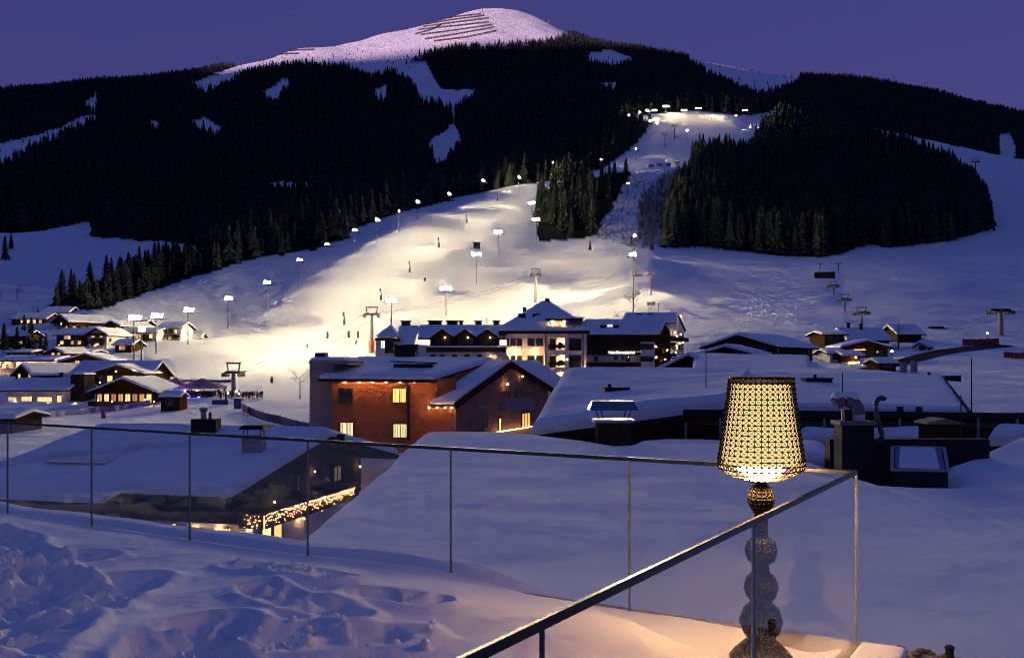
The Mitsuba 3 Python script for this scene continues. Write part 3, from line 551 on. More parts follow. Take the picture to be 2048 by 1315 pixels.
def line_dist(px, py, pts):
    """Distance in photograph pixels from points to a polyline, used to lay the trodden track."""
    d = np.full(px.shape, 1e9)
    for a, b in zip(pts[:-1], pts[1:]):
        a, b = np.array(a, float), np.array(b, float); ab = b - a
        t = np.clip(((px - a[0]) * ab[0] + (py - a[1]) * ab[1]) / (ab @ ab), 0, 1)
        d = np.minimum(d, np.hypot(px - a[0] - t * ab[0], py - a[1] - t * ab[1]))
    return d
def terrace_snow():
    S, Tt = np.linspace(0.06, 13, 470), np.concatenate([np.linspace(-.01, 4.6, 210), np.linspace(4.7, 8.8, 40)])
    s, t = np.meshgrid(S, Tt, indexing='ij')
    X, Y = CO[0] + DL[0] * s + DF[0] * t, CO[1] + DL[1] * s + DF[1] * t
    q = np.stack([X, Y, 0 * X], -1)
    n1, n2 = meshkit.fbm(q * .55, 3, 2) - .5, meshkit.fbm(q * 1.9, 3, 5) - .5
    h = .045 + .05 * np.exp(-((s - 3.2) / 1.3) ** 2) + .15 * np.clip(t / 3.2, 0, 1) + .16 * n1 * np.clip(t / .8, 0, 1) + .035 * n2 * np.clip(t / .4, 0, 1) 
    h += .14 * np.exp(-((s - 1.5) / .85) ** 2 - ((t - 1.25) / .75) ** 2) + .10 * np.exp(-((s - 3.6) / 1.2) ** 2 - ((t - 1.0) / .5) ** 2)
    # cleared round the lamp
    dl = np.hypot(s - .36, (t - .50) * .9) + .10 * n2 + .06 * (meshkit.noise(q * 9, 3) - .5)
    clear = np.clip((dl - .48) / .34, 0, 1) ** .6
    back = np.clip((t - .55 + .5 * np.clip((s - .9) / .9, 0, 1.2)) / .30, 0, 1)
    cl = np.minimum(clear, np.maximum(back, np.clip((s - 2.2) / .8, 0, 1)))
    h = .004 + .03 * n2 + (h - .004 - .03 * n2) * cl
    # trodden tracks, as lines in the ground plane
    def tr(s0, t0, s1, t1, w, deep, sd):
        a, b = np.array([s0, t0]), np.array([s1, t1]); ab = b - a
        u = np.clip(((s - a[0]) * ab[0] + (t - a[1]) * ab[1]) / (ab @ ab), 0, 1); d = np.hypot(s - a[0] - u * ab[0], t - a[1] - u * ab[1])
        d = d + .16 * (meshkit.fbm(q * 2.4, 3, sd) - .5)
        k = np.clip(1 - d / w, 0, 1) ** .7
        chunk = meshkit.fbm(q * 5.5, 3, sd + 1); lump = np.abs(meshkit.fbm(q * 3.1, 2, sd + 2) - .5) * 2
        return -deep * 1.5 * k * (.2 + 1.2 * chunk) + .17 * k * (1 - lump) ** 3 + .035 * np.exp(-((d - w * 1.15) / .07) ** 2)
    for a in [(7.5, 1.1, 5.2, 2.1, .34, .16, 20), (5.2, 2.1, 3.6, 3.9, .42, .20, 30), (6.6, 2.6, 4.4, 3.2, .30, .12, 40), (3.1, 2.3, 2.3, 3.6, .30, .18, 50), (2.1, 1.9, 2.9, 2.5, .22, .12, 60), (4.6, .75, 3.4, .95, .16, .09, 70), (2.5, 2.9, 1.2, 4.6, .3, .15, 80), (8.8, 1.6, 6.5, 3.6, .3, .14, 90), (9.5, .8, 7.4, 1.2, .3, .12, 100), (4.9, 1.5, 4.2, 2.4, .26, .14, 110), (6.0, 1.1, 5.4, 2.9, .22, .12, 120), (3.6, 1.5, 2.6, 1.7, .16, .10, 130), (2.9, 1.25, 2.4, 1.15, .13, .10, 140), (4.0, 2.9, 2.9, 3.9, .35, .16, 150), (7.6, 2.2, 6.0, 1.9, .22, .10, 160)]:
        h = h + tr(*a)
    h = np.where(cl > .8, np.maximum(h, .008), h)
    V = np.stack([X, Y, h], -1).reshape(-1, 3); I, J = s.shape; idx = np.arange(I * J).reshape(I, J)
    f = np.stack([idx[:-1, :-1], idx[:-1, 1:], idx[1:, 1:], idx[1:, :-1]], -1).reshape(-1, 4)
    n = np.cross(V[f[0, 1]] - V[f[0, 0]], V[f[0, 3]] - V[f[0, 0]])
    if n[2] < 0: f = f[:, ::-1]
    put('terrace_snow', (V, f), 'mat_snow_near', smooth=True, kind='structure', label='deep trodden snow on the terrace inside the glass balustrade')
    look = RegularGridInterpolator((S, Tt), h); g = np.random.default_rng(14); m = MB()
    for s0, t0, s1, t1, w in [(7.5, 1.1, 5.2, 2.1, .5), (5.2, 2.1, 3.6, 3.9, .5), (4.6, 2.8, 6.6, 2.6, .4), (3.1, 2.3, 2.3, 3.6, .4), (2.1, 1.9, 2.9, 2.5, .3), (4.6, .75, 3.4, .95, .25), (8.8, 1.2, 6.5, 3.6, .5)]:
        for _ in range(55):
            u = g.uniform(); a, b = s0 + (s1 - s0) * u + g.normal(0, w * .5), t0 + (t1 - t0) * u + g.normal(0, w * .5)
            if .2 < a < 12 and .1 < b < 8: r = .008 + .032 * g.uniform() ** 3; m.ball(TP(a, b, float(look((a, b))) + r * .3), r, 1, g.uniform(.6, 1.3, 3))
    m.put('snow_crumbs', 'mat_snow_near', smooth=True, kind='stuff', label='crumbs of snow kicked up along the trodden tracks', cat='snow')
    # snow lying outside the glass on the ledge
    S = np.linspace(2.2, 13, 160); Tt = np.linspace(-.42, -.012, 16); s, t = np.meshgrid(S, Tt, indexing='ij')
    X, Y = CO[0] + DL[0] * s + DF[0] * t, CO[1] + DL[1] * s + DF[1] * t; q = np.stack([X, Y, 0 * X], -1)
    h = (.045 + .05 * np.exp(-((s - 3.2) / 1.3) ** 2) + (.05 + .08 * (meshkit.fbm(q * .9, 3, 4) - .5)) * np.clip(-t / .12, 0, 1)) * np.clip((s - 2.2) / .8, 0.02, 1) - .06 * (1 - np.clip((s - 2.2) / .8, 0, 1)) * np.sqrt(np.clip((t + .43) / .25, 0, 1)) - .2 * np.clip((-.30 - t) / .12, 0, 1)
    V = np.stack([X, Y, h], -1).reshape(-1, 3); I, J = s.shape; idx = np.arange(I * J).reshape(I, J)
    f = np.stack([idx[:-1, :-1], idx[:-1, 1:], idx[1:, 1:], idx[1:, :-1]], -1).reshape(-1, 4)
    if np.cross(V[f[0, 1]] - V[f[0, 0]], V[f[0, 3]] - V[f[0, 0]])[2] < 0: f = f[:, ::-1]
    put('ledge_snow', (V, f), 'mat_snow_near', smooth=True, kind='structure', label='low ridge of snow on the ledge outside the back glass')
    m = snow_slab([TP(-.30, .5), TP(-.30, .02), TP(-.03, .02), TP(-.03, .5)], .05, 6, 4); put('ledge_snow', m, 'mat_snow_near', smooth=True, kind='structure', label='small patch of snow beside the glass corner')
def snow_grain(p, n, uv):
    return .05 * fbm(p.x * 1.6, p.y * 1.6, p.z * 1.6, 2) + .014 * fbm(p.x * 14, p.y * 14, p.z * 14, 3) + .0034 * noise(p.x * 95, p.y * 95, p.z * 95)
scene['mat_snow_near'] = two({'type': 'bumpmap', 'arbitrary': proc(snow_grain, .004), 'scale': 1.0, 'bsdf': {'type': 'diffuse', 'reflectance': proc(snow_tone)}})
terrace_snow()

scene['mat_pane'] = {'type': 'thindielectric', 'int_ior': 1.5}
scene['mat_pane_coated'] = {'type': 'thindielectric', 'int_ior': 1.22}
princ('mat_rail', (.022, .026, .034), .3, metallic=.3); princ('mat_glass_edge', (.34, .38, .39), .3); princ('mat_joint', (.10, .11, .12), .4)
def balustrade():
    k = thing('glass_balustrade', 'frameless glass balustrade with slim steel handrail round the terrace corner', 'balustrade')
    seams = [0.0] + [float((np.array([X, Z]) - CO) @ DL) for X, Z in [((px - CX) / F * z, z) for px, z in [(p, .632 * F / (839 + .0555 * p - HY)) for p in (1259, 902, 616, 380, 184, 16)]]] + [10.6, 12.2, 13.8]
    g = .006
    for a, b in zip(seams[:-1], seams[1:]):
        put('pane', MB().add([TP(a + g, 0, .0), TP(b - g, 0, .0), TP(b - g, 0, 1.06), TP(a + g, 0, 1.06)], [[0, 1, 2, 3]]).mesh(), 'mat_pane', k)
        if b < 13.5: m = MB(); m.beam(TP(b, 0, .0), TP(b, 0, 1.052), .016, .016); m.put('joint_seal', 'mat_joint', k)
    fr = [0.0, 2.09, 3.89, 5.5, 7.1]
    for a, b in zip(fr[:-1], fr[1:]):
        put('pane', MB().add([TP(0, a + g, .0), TP(0, b - g, .0), TP(0, b - g, 1.06), TP(0, a + g, 1.06)], [[0, 1, 2, 3]]).mesh(), 'mat_pane_coated', k)
        m = MB(); m.beam(TP(0, b, .0), TP(0, b, 1.052), .014, .014); m.put('joint_seal', 'mat_joint' if b > 3 else 'mat_glass_edge', k)
    m = MB(); m.beam(TP(-.002, -.002, 0), TP(-.002, -.002, 1.052), .012, .012); m.put('corner_edge', 'mat_glass_edge', k, label='pale upright glass edge at the corner')
    def rail(a, b):
        d = (b - a) / np.linalg.norm(b - a); m = MB(); sd = np.cross(d, [0, 0, 1]); prof = [(-.010, .0), (.010, 0), (.010, .022), (.007, .026), (-.007, .026), (-.010, .022)]
        m.prism([sd * x + [0, 0, z] for x, z in prof], a + [0, 0, 1.054], b - a); m.put('handrail', 'mat_rail', k)
    rail(TP(.0105, 0), TP(13.8, 0)); rail(TP(0, -.0105), TP(0, 7.1))
    for a, b in ((TP(.09, 0, -.06), TP(13.8, 0, -.06)), (TP(0, .09, -.06), TP(0, 7.1, -.06))):
        m = MB(); m.beam(a, b, .06, .08); m.put('base_channel', 'mat_rail', k)
balustrade()

def lattice(m, o, prof, ncol, dz, r, diag=True, twist=0.0, nodes=True):
    """Openwork of rods over a surface of revolution: rings, uprights and crossed diagonals."""
    p = np.array(prof, float); L = np.concatenate([[0], np.cumsum(np.hypot(*np.diff(p, axis=0).T))]); n = max(2, int(round(L[-1] / dz)))
    q = np.stack([np.interp(np.linspace(0, L[-1], n + 1), L, p[:, i]) for i in (0, 1)], 1)
    def pt(i, j, k=1.0):
        a = 2 * np.pi * j / ncol + twist; return np.array([o[0] + q[i, 0] * k * math.cos(a), o[1] + q[i, 0] * k * math.sin(a), o[2] + q[i, 1]])
    for i in range(n + 1):
        for j in range(ncol):
            a = pt(i, j); m.tube([a, pt(i, j + 1)], r * .8, 3, False)
            if i < n:
                m.tube([a, pt(i + 1, j)], r * .8, 3, False)
                if diag: m.tube([a, pt(i + 1, j + 1)], r * .7, 3, False); m.tube([pt(i + 1, j), pt(i, j + 1)], r * .7, 3, False)
            if nodes: m.ball(a, r * 1.9, 0)
def floor_lamp():
    o = np.array([1.464, 5.45, .012]); k = thing('floor_lamp', 'tall black openwork floor lamp with a glowing woven shade behind the glass', 'lamp')
    shade = [(.186, 1.634), (.200, 1.50), (.222, 1.33), (.242, 1.20), (.250, 1.145), (.240, 1.105)]
    m = MB(); lattice(m, o, shade, 38, .030, .0040); lattice(m, o, [(.240, 1.105), (.205, 1.076), (.145, 1.050), (.075, 1.032), (.030, 1.020)], 19, .042, .0034, nodes=False); m.lathe(o, [(.183, 1.632), (.189, 1.632), (.189, 1.644), (.183, 1.644), (.183, 1.632)], 48); m.put('shade', 'mat_lamp_black', k, smooth=False)
    m = MB(); m.lathe(o, [(.205, 1.135), (.226, 1.165), (.222, 1.21), (.204, 1.33), (.182, 1.48), (.168, 1.60)], 40)
    m.put('diffuser', 'mat_diffuser', k, smooth=True, emit=(2.2, 1.32, .52), weight=.25)
    v = MB(); v.lathe(o, [(.0, 1.040), (.035, 1.042), (.085, 1.062), (.130, 1.088), (.140, 1.104), (.10, 1.118), (0, 1.122)], 24); v.put('light_bowl', 'mat_lit', k, smooth=True, emit=np.array([1, .54, .19]) * 390, weight=3.0)
    v = MB(); v.lathe(o, [(.0, 1.030), (.088, 1.038), (.088, 1.042), (.0, 1.040)], 20); v.put('drip_tray', 'mat_lamp_black', k)
    m = MB()
    stem = [[(.026, 1.018), (.060, .985), (.078, .938), (.070, .898), (.042, .850)], [(.034, .845), (.036, .775), (.034, .705)], [(.040, .700), (.075, .675), (.091, .624), (.075, .573), (.040, .548)], [(.042, .543), (.042, .500)], [(.048, .497), (.080, .462), (.096, .410), (.080, .358), (.052, .328)], [(.055, .322), (.098, .280), (.120, .214), (.100, .148), (.066, .108)], [(.068, .104), (.11, .075), (.150, .035), (.178, .002)]]
    for i, pr in enumerate(stem):
        m = MB(); lattice(m, o, pr, (16, 12, 18, 12, 18, 22, 24)[i], .021, .0046); m.lathe(o, [(r * .80, z) for r, z in pr][::-1], 14)
        m.put(('bead', 'column', 'bead', 'column', 'bead', 'bead', 'base')[i], 'mat_lamp_black', k)
    MB().tube([o + [0, 0, .01], o + [0, 0, 1.07]], .012, 8).put('rod', 'mat_lamp_black', k)
princ('mat_lamp_black', (.009, .007, .006), .5, specular=.3); diffuse('mat_diffuser', (.35, .30, .22))
floor_lamp()

# ---------------------------------------------------------------- wide snowed-in flat roof below the terrace
def near_roof():
    k = thing('snowed_in_roof', 'wide flat roof deep under snow right below the terrace', 'roof')
    Z1 = CZ - 2.5
    edge = np.array([(-3.6, 33.8), (-.4, 33.6), (.6, 32.6), (2.4, 30.0), (3.0, 28.2), (3.7, 28.4), (4.3, 30.4), (5.2, 31.2), (6.6, 30.5), (7.3, 28.0), (7.6, 22.0), (10.2, 21.8), (10.6, 22.7), (12.4, 24.6), (14.9, 27), (20, 29.5), (40, 31)])
    xs = np.concatenate([-3.35 + np.array([0, .03, .1, .22, .4, .7]), np.linspace(-2.3, 26, 150), np.linspace(27, 40, 12)]); v = np.concatenate([np.linspace(0, .9, 150), [.92, .94, .955, .97, .98, .988, .994, .998, 1]])
    A, B = np.meshgrid(xs, v, indexing='ij'); far = np.interp(A, edge[:, 0], edge[:, 1]); y0 = 5.9 + np.clip((0 - A), 0, 4) * .9 - np.clip(A - 2.3, 0, 5) * .62
    Y = y0 + (far - y0) * B; q = np.stack([A, Y, 0 * A], -1)
    wind = np.stack([A * .5 + Y * .12, Y * .22, 0 * A], -1)
    h = Z1 + .30 * (meshkit.fbm(q * .13, 3, 3) - .5) + .04 * (meshkit.fbm(wind * .8, 3, 6) - .5) + .015 * (meshkit.fbm(q * 1.3, 2, 8) - .5)
    d = np.minimum(A + 3.35, (1 - B) * (far - y0)); rd = np.sqrt(np.clip(1 - (1 - np.clip(d / .55, 0, 1)) ** 2, 0, 1)); h = h - .5 * (1 - rd)
    h += .45 * np.exp(-((A - 15) / 3.2) ** 2 - ((Y - 27) / 4) ** 2)                           # drift on the right
    h -= .55 * np.exp(-((A - 8.8) / 1.3) ** 2 - ((Y - 20.8) / 1.2) ** 2)                     # hollow round the roof light
    V = np.stack([A, Y, h], -1).reshape(-1, 3); I, J = A.shape; idx = np.arange(I * J).reshape(I, J)
    f = np.stack([idx[:-1, :-1], idx[1:, :-1], idx[1:, 1:], idx[:-1, 1:]], -1).reshape(-1, 4)
    rim = np.concatenate([idx[0, ::1], idx[1:, -1]]); n0 = len(V); low = V[rim].copy(); low[:, 2] -= .45; V = np.vstack([V, low]); r = np.arange(len(rim) - 1)
    f = np.vstack([f, np.stack([rim[:-1], n0 + r, n0 + r + 1, rim[1:]], -1)])
    put('snow', (V, f), 'mat_snow', k, smooth=60)
    put('drift', snow_slab([P(1560, 925, 24.6), P(1664, 935, 24.2), P(1652, 905, 27), P(1560, 895, 28)], .35, 8, 3), 'mat_snow', k, smooth=60)
    m = MB(); m.box((-3.2, 9.5, -13.5), (40, 20.5, Z1 - .62)); m.box((-3.2, 20.5, -13.5), (9.0, 28.0, Z1 - .62)); m.box((19, 20.5, -13.5), (40, 26.0, Z1 - .9)); m.put('wall', 'mat_dark_wood', k)
    m = MB(); m.box((-3.3, 8, Z1 - .7), (-3.0, 33, Z1 - .46)); m.put('fascia', 'mat_metal', k)
near_roof()

# ---------------------------------------------------------------- buildings
WARMW = np.array([1.0, .60, .20])
LITS = [WARMW * .9, WARMW * 1.5, np.array([1.0, .68, .30]) * 1.2, np.array([1.0, .5, .14]) * .7]
def window(k, fr, o, ex, n, w, h, lit=None, bars=1, frame='mat_frame', proud=.10, shutters=False):
    """A framed window: o is the lower left corner on the wall (local), ex along the wall, n outward; lit = radiance or None."""
    o, ex, n = np.asarray(o, float), np.asarray(ex, float), np.asarray(n, float); up = np.array([0, 0, 1.0]); t = min(.09, w * .12)
    kk = key_of('window', k)
    m = MB(fr); c = lambda u, z, d=0: o + ex * u + up * z + n * d
    for a, b in ((c(-t, -t / 2), c(w + t, -t / 2)), (c(-t, h + t / 2), c(w + t, h + t / 2))): m.beam(a + n * proud / 2, b + n * proud / 2, proud, t)
    for u in [-t / 2, w + t / 2] + [w * i / (bars + 1) for i in range(1, bars + 1)]:
        inner = 0 < u < w; m.beam(c(u, 0, proud / 2 * (.7 if inner else 1)), c(u, h, proud / 2 * (.7 if inner else 1)), t * (.5 if inner else 1), proud * (.7 if inner else 1), up=n)
    m.put('frame', frame, kk)
    q = [c(0, 0, .025), c(w, 0, .025), c(w, h, .025), c(0, h, .025)]; m = MB(fr); m.add(q, [[0, 1, 2, 3]]); v, f = m.mesh(); nn = np.cross(v[1] - v[0], v[2] - v[0])
    if nn @ (fr.R @ n) < 0: f = f[:, ::-1]
    if lit is not None: put('pane', (v, f), 'mat_lit', kk, emit=lit, weight=.0015)
    else: put('pane', (v, f), 'mat_glass_dark', kk)
    return kk
FACES = {'f': ((1, 0, 0), (0, -1, 0)), 'r': ((0, 1, 0), (1, 0, 0)), 'l': ((0, -1, 0), (-1, 0, 0))}
def lamp_glow(k, p, r, col, w=.02, name='wall_lamp'):
    m = MB(); m.ball(p, r, 1); m.put(name, 'mat_lit', k, emit=col, weight=w)
def slab_roof(k, quad, thick=.5, deck=.22, mat='mat_dark_wood', seed=0, n=8, no=(), bump=.25, tag='roof'):
    """Roof deck on four corners (counter-clockwise from above) with its load of snow."""
    q = np.asarray(quad, float); kk = key_of(tag, k)
    m = MB(); m.hexa(q - [0, 0, deck], q); scene[kk] = mikit.ply(m.mesh(), mat)
    c = q.mean(0); qi = c + (q - c) * .995; put('snow', snow_slab(qi + [0, 0, .004], thick, n, seed, bump, .0, no=no), 'mat_snow', kk, smooth=50)
    return kk
_hs = [0]
def house(name, label, o, yaw, W, D, H, rise, ridge='y', over=.9, snow=.45, lower='mat_plaster', upper='mat_wood', split=None, base=5.0, cat='house', group=None, wins=(), chim=0, balc=(), eave_glow=None):
    """Gabled house. Local frame: x across, y back, z = 0 at the eaves; walls down to -H and a footing below. split: height below the eaves where the upper cladding ends."""
    fr = Fr(o, yaw); k = thing(name, label, cat, group); _hs[0] += 1; sd = _hs[0]
    w = W / 2
    def pent(z0):  # wall outline above z0
        return [(-w, 0, z0), (w, 0, z0), (w, 0, 0), (0, 0, rise), (-w, 0, 0)] if ridge == 'y' else [(0, 0, z0), (0, D, z0), (0, D, 0), (0, D / 2, rise), (0, 0, 0)]
    sp = -H - base if split is None else -split
    m = MB(fr)
    if ridge == 'y': m.prism(pent(sp), (0, 0, 0), (0, D, 0))
    else: m.prism(pent(sp), (-w, 0, 0), (W, 0, 0))
    m.put('upper_wall' if split is not None else 'wall', upper, k)
    if split is not None:
        m = MB(fr); m.box((-w + .08, .08, -H - base), (w - .08, D - .08, sp)); m.put('lower_wall', lower, k)
    if ridge == 'y':
        s = rise / w; e = w + over
        L = [(-e, -over, -over * s), (0, -over, rise), (0, D + over, rise), (-e, D + over, -over * s)]; Rr = [(0, -over, rise), (e, -over, -over * s), (e, D + over, -over * s), (0, D + over, rise)]
        slab_roof(k, fr(np.array(L) + [0, 0, .26]), snow, .22, seed=sd, no=(1,)); slab_roof(k, fr(np.array(Rr) + [0, 0, .26]), snow, .22, seed=sd + 50, no=(0,))
    else:
        s = rise / (D / 2); e = over
        A = [(-w - e, -e, -e * s), (w + e, -e, -e * s), (w + e, D / 2, rise), (-w - e, D / 2, rise)]; B = [(-w - e, D / 2, rise), (w + e, D / 2, rise), (w + e, D + e, -e * s), (-w - e, D + e, -e * s)]
        slab_roof(k, fr(np.array(A) + [0, 0, .26]), snow, .22, seed=sd, no=(3,)); slab_roof(k, fr(np.array(B) + [0, 0, .26]), snow, .22, seed=sd + 50, no=(2,))
    orig = {'f': (-w, 0), 'r': (w, 0), 'l': (-w, D)}
    for (fc, u, z, ww, hh, lit) in wins:
        ex, n = FACES[fc]; a = orig[fc]; window(k, fr, np.array([a[0], a[1], z]) + np.array(ex) * u, ex, n, ww, hh, lit, bars=1 if ww < 1.6 else 2)
    for (fc, u0, u1, z) in balc:
        ex, n = (np.array(x, float) for x in FACES[fc]); a = np.array([*orig[fc], z]); m = MB(fr)
        p, q = a + ex * u0, a + ex * u1; m.hexa([p, q, q + n * 1.3, p + n * 1.3] if fc != 'f' else [p + n * 1.3, q + n * 1.3, q, p], [x + [0, 0, .14] for x in ([p, q, q + n * 1.3, p + n * 1.3] if fc != 'f' else [p + n * 1.3, q + n * 1.3, q, p])])
        for z1, z2 in ((.25, .55), (.62, .95)): m.beam(p + n * 1.26 + [0, 0, (z1 + z2) / 2], q + n * 1.26 + [0, 0, (z1 + z2) / 2], .06, z2 - z1)
        for t in np.linspace(0, 1, max(2, int((u1 - u0) / 2.5) + 1)): b = p + (q - p) * t + n * 1.26; m.beam(b, b + [0, 0, 1.0], .09)
        m.put('balcony', 'mat_dark_wood', k)
    g = np.random.default_rng(sd)
    for i in range(chim):
        x, y = g.uniform(-w * .6, w * .6), D * g.uniform(.35, .65); zt = rise * (1 - (abs(x) / w if ridge == 'y' else abs(y - D / 2) / (D / 2)))
        kk = key_of('chimney', k); m = MB(fr); m.box((x - .4, y - .4, zt - .3), (x + .4, y + .4, zt + 1.7)); scene[kk] = mikit.ply(m.mesh(), 'mat_metal')
        m = MB(fr); m.box((x - .55, y - .55, zt + 1.702), (x + .55, y + .55, zt + 1.85)); m.put('cap', 'mat_metal', kk)
    return k, fr
def rows(fc, W, zs, n, ww, hh, lit_p, g, m=1.2):
    out = []
    for z in zs:
        for u in np.linspace(m, W - m - ww, n): out.append((fc, float(u), z, ww, hh, LITS[int(g.integers(0, 4))] if g.uniform() < lit_p else None))
    return out
def hpx(name, label, xl, xr, ye, yr, yb, Z, D, ridge='x', yaw=0.0, over=.9, W=None, wins=None, nw=(2, 3, .5), **kw):
    """House from its outline in the photograph: eaves row ye, ridge row yr, foot row yb, front at depth Z."""
    W = W or max(3.0, (xr - xl) / F * Z - 2 * over); ze = CZ - (ye - HY) / F * Z; o = np.array([((xl + xr) / 2 - CX) / F * Z, Z, ze])
    Zr = Z if ridge == 'y' else Z + D / 2; rise = max(.6, CZ - (yr - HY) / F * Zr - ze - .4); H = (yb - ye) / F * Z
    g = np.random.default_rng(abs(hash(label)) % 9999 if False else sum(map(ord, label)))
    if wins is None:
        r, n, p = nw; zs = [-H + 1.0 + i * (H - .6) / max(r, 1) for i in range(r)]
        wins = rows('f', W, zs, n, 1.15, min(1.35, (H / max(r, 1)) * .55), p, g)
        if yaw: wins += rows('r' if yaw < 0 else 'l', D, zs, max(2, n - 1), 1.1, min(1.3, (H / max(r, 1)) * .55), p * .6, g)
    return house(name, label, o, yaw, W, D, H, rise, ridge, over, wins=wins, **kw)
diffuse('mat_frame', (.10, .075, .06)); diffuse('mat_shingle_dark', (.10, .05, .035))
def shingle_tone(p, n, uv):
    c = cell_rand((p.x + p.y) * 5.5, p.z * 6.5); return mix((.34, .11, .05), (.54, .20, .10), .35 * c + .65 * fbm(p.x * 2.2, p.y * 2.2, p.z * 2.2, 3))
diffuse('mat_shingle', proc(shingle_tone))
def concrete_tone(p, n, uv): return mix((.26, .21, .21), (.38, .32, .32), fbm(p.x * 1.5, p.y * 1.5, p.z * 1.5, 4))
diffuse('mat_concrete', proc(concrete_tone))

# ---- the village at the foot of the piste, left
def village_left():
    c = hpx
    c('chalet', 'small snow roofed chalet highest behind the left village', 81, 141, 625, 614, 638, 345, 9, nw=(1, 4, .1))
    c('chalet', 'dark wide chalet at the far left below the snowfield', 18, 96, 638, 626, 662, 330, 11, nw=(2, 5, .45), group=None)
    c('chalet', 'big dark chalet with lit gable windows turned left behind the village', 96, 150, 644, 628.5, 664, 322, 17, 'y', -38, W=11, nw=(2, 3, .75), chim=1, split=2.4)
    c('chalet', 'chalet with a lit gable right of the big dark chalet', 205, 244, 653, 641, 668, 312, 12, 'y', -32, W=9, nw=(1, 3, .7), split=2.0)
    c('white_inn', 'white three storey inn with lit rows behind the third large floodlight', 313, 367, 656, 645, 697, 308, 12, upper='mat_plaster', nw=(3, 5, .35), cat='inn', balc=[('f', .4, 7.0, -3.2)])
    c('inn', 'long low inn with a bright lit window row behind the first masts', 235, 318, 665, 656, 696, 300, 11, upper='mat_plaster', split=2.5, nw=(2, 8, .7), cat='inn', balc=[('f', .6, 10.5, -2.9)])
    c('hut', 'small pale hut beside the bare bush at the foot of the left mast', 350, 404, 677, 666, 684, 318, 7, upper='mat_plaster', nw=(1, 4, .2), cat='hut')
    c('chalet', 'long dark chalet with snowy roof left of the white balcony gable', 107, 176, 670, 657, 695, 285, 12, nw=(2, 6, .4), chim=1)
    c('chalet', 'white gable house with three dark balconies at the village edge', 168, 221, 669, 655, 697, 280, 13, 'y', -8, upper='mat_plaster', nw=(3, 3, .35), balc=[('f', .3, 6.2, -2.6), ('f', .3, 6.2, -.6)])
    c('chalet', 'low dark chalet at the left edge behind the dark spruces', -20, 58, 672, 661, 694, 288, 10, nw=(2, 5, .5), chim=1)
    c('chalet', 'narrow chalet with a lit gable between lit inn and canopy', 96, 128, 706, 695, 720, 250, 9, 'y', -20, W=5.5, nw=(1, 2, .9))
    c('chalet', 'small dark chalet above the long low inn', 244, 292, 648, 640, 660, 325, 9, nw=(1, 4, .6))
    c('chalet', 'dark chalet right of the white balcony gable with small lit windows', 224, 268, 690, 679, 706, 272, 9, nw=(1, 4, .7), chim=1)
    c('flat_roof_house', 'low flat dark building left behind the lit inn', 8, 66, 706, 701, 716, 262, 9, nw=(1, 3, .0), cat='building')
    c('flat_roof_house', 'low flat building with a row of dark windows behind the canopy', 90, 188, 706, 701, 716, 258, 9, upper='mat_concrete', nw=(1, 7, .0), cat='building')
    k, fr = c('lit_inn', 'brightly lit inn with warm washed facade at the left edge', -12, 113, 722, 712, 762, 243, 14, upper='mat_plaster', nw=(2, 7, .75), cat='inn')
    for u in np.linspace(-8, 8, 6): lamp_glow(k, fr((u, -.7, -.5)), .14, WARMW * 110, .03); lamp_glow(k, fr((u + .8, -.6, -3.2)), .12, WARMW * 110, .03)
    c('canopy', 'wide wooden gable canopy under snow behind the big centre roof', 117, 226, 724, 706.5, 735, 238, 10, 'y', 0, nw=(1, 5, .8), cat='canopy')
    c('chalet', 'chalet turned left with a dark gable before the lit inn', 22, 76, 749, 727.5, 765, 215, 13, 'y', -36, W=8.2, nw=(1, 2, .6))
    k, fr = c('chalet', 'wide chalet with long snowy roof and two hooded chimneys', 135, 305, 752, 723, 776, 212, 13, nw=(1, 5, .55))
    for px in (231, 266):
        kk = key_of('chimney', k); p = P(px, 734, 219); m = MB(); m.box(p + [-.4, -.4, -1], p + [.4, .4, .8]); scene[kk] = mikit.ply(m.mesh(), 'mat_metal'); m = MB(); m.box(p + [-.7, -.7, .95], p + [.7, .7, 1.1]); m.put('cap', 'mat_metal', kk)
    c('gable_house', 'dark middle gable with bluish lit windows in front of the long roof', 180, 292, 747, 728.5, 772, 208, 9, 'y', 0, nw=(1, 5, .75))
    c('guest_house', 'front left guest house with pale yellow lit ground floor', 2, 141, 780, 757.5, 814, 190, 13, upper='mat_plaster', chim=1, cat='house', wins=[('f', .6, -3.0, 1.7, 1.6, LITS[2] * .7), ('f', 3.3, -2.8, 2.2, 1.5, LITS[2] * .9), ('f', 6.6, -2.7, 3.0, 1.3, LITS[2]), ('f', 10.6, -2.8, .9, 1.7, LITS[1])])
    k, fr = c('restaurant', 'dark timber restaurant with glowing orange windows facing the piste', 178, 320, 782, 755.5, 808, 187, 15, 'y', 0, over=1.4, nw=(1, 2, 0), cat='restaurant', wins=[('f', .3 + i * 1.42, -2.35, .95, 1.75, (LITS[3], LITS[1], LITS[3] * .6)[i % 3]) for i in range(8)])
    m = MB(fr); m.box((-6.2, -2.6, -2.9), (6.2, -2.4, -1.9)); m.box((-6.2, -2.4, -2.95), (6.2, 0, -2.75)); m.put('terrace_rail', 'mat_dark_wood', k)
    put('hedge', snow_slab([P(62, 832, 180), P(150, 832, 180), P(150, 826, 184), P(62, 826, 184)], 1.2, 10, 3, .8), 'mat_foliage', label='dark clipped hedge in front of the guest house windows', cat='hedge')
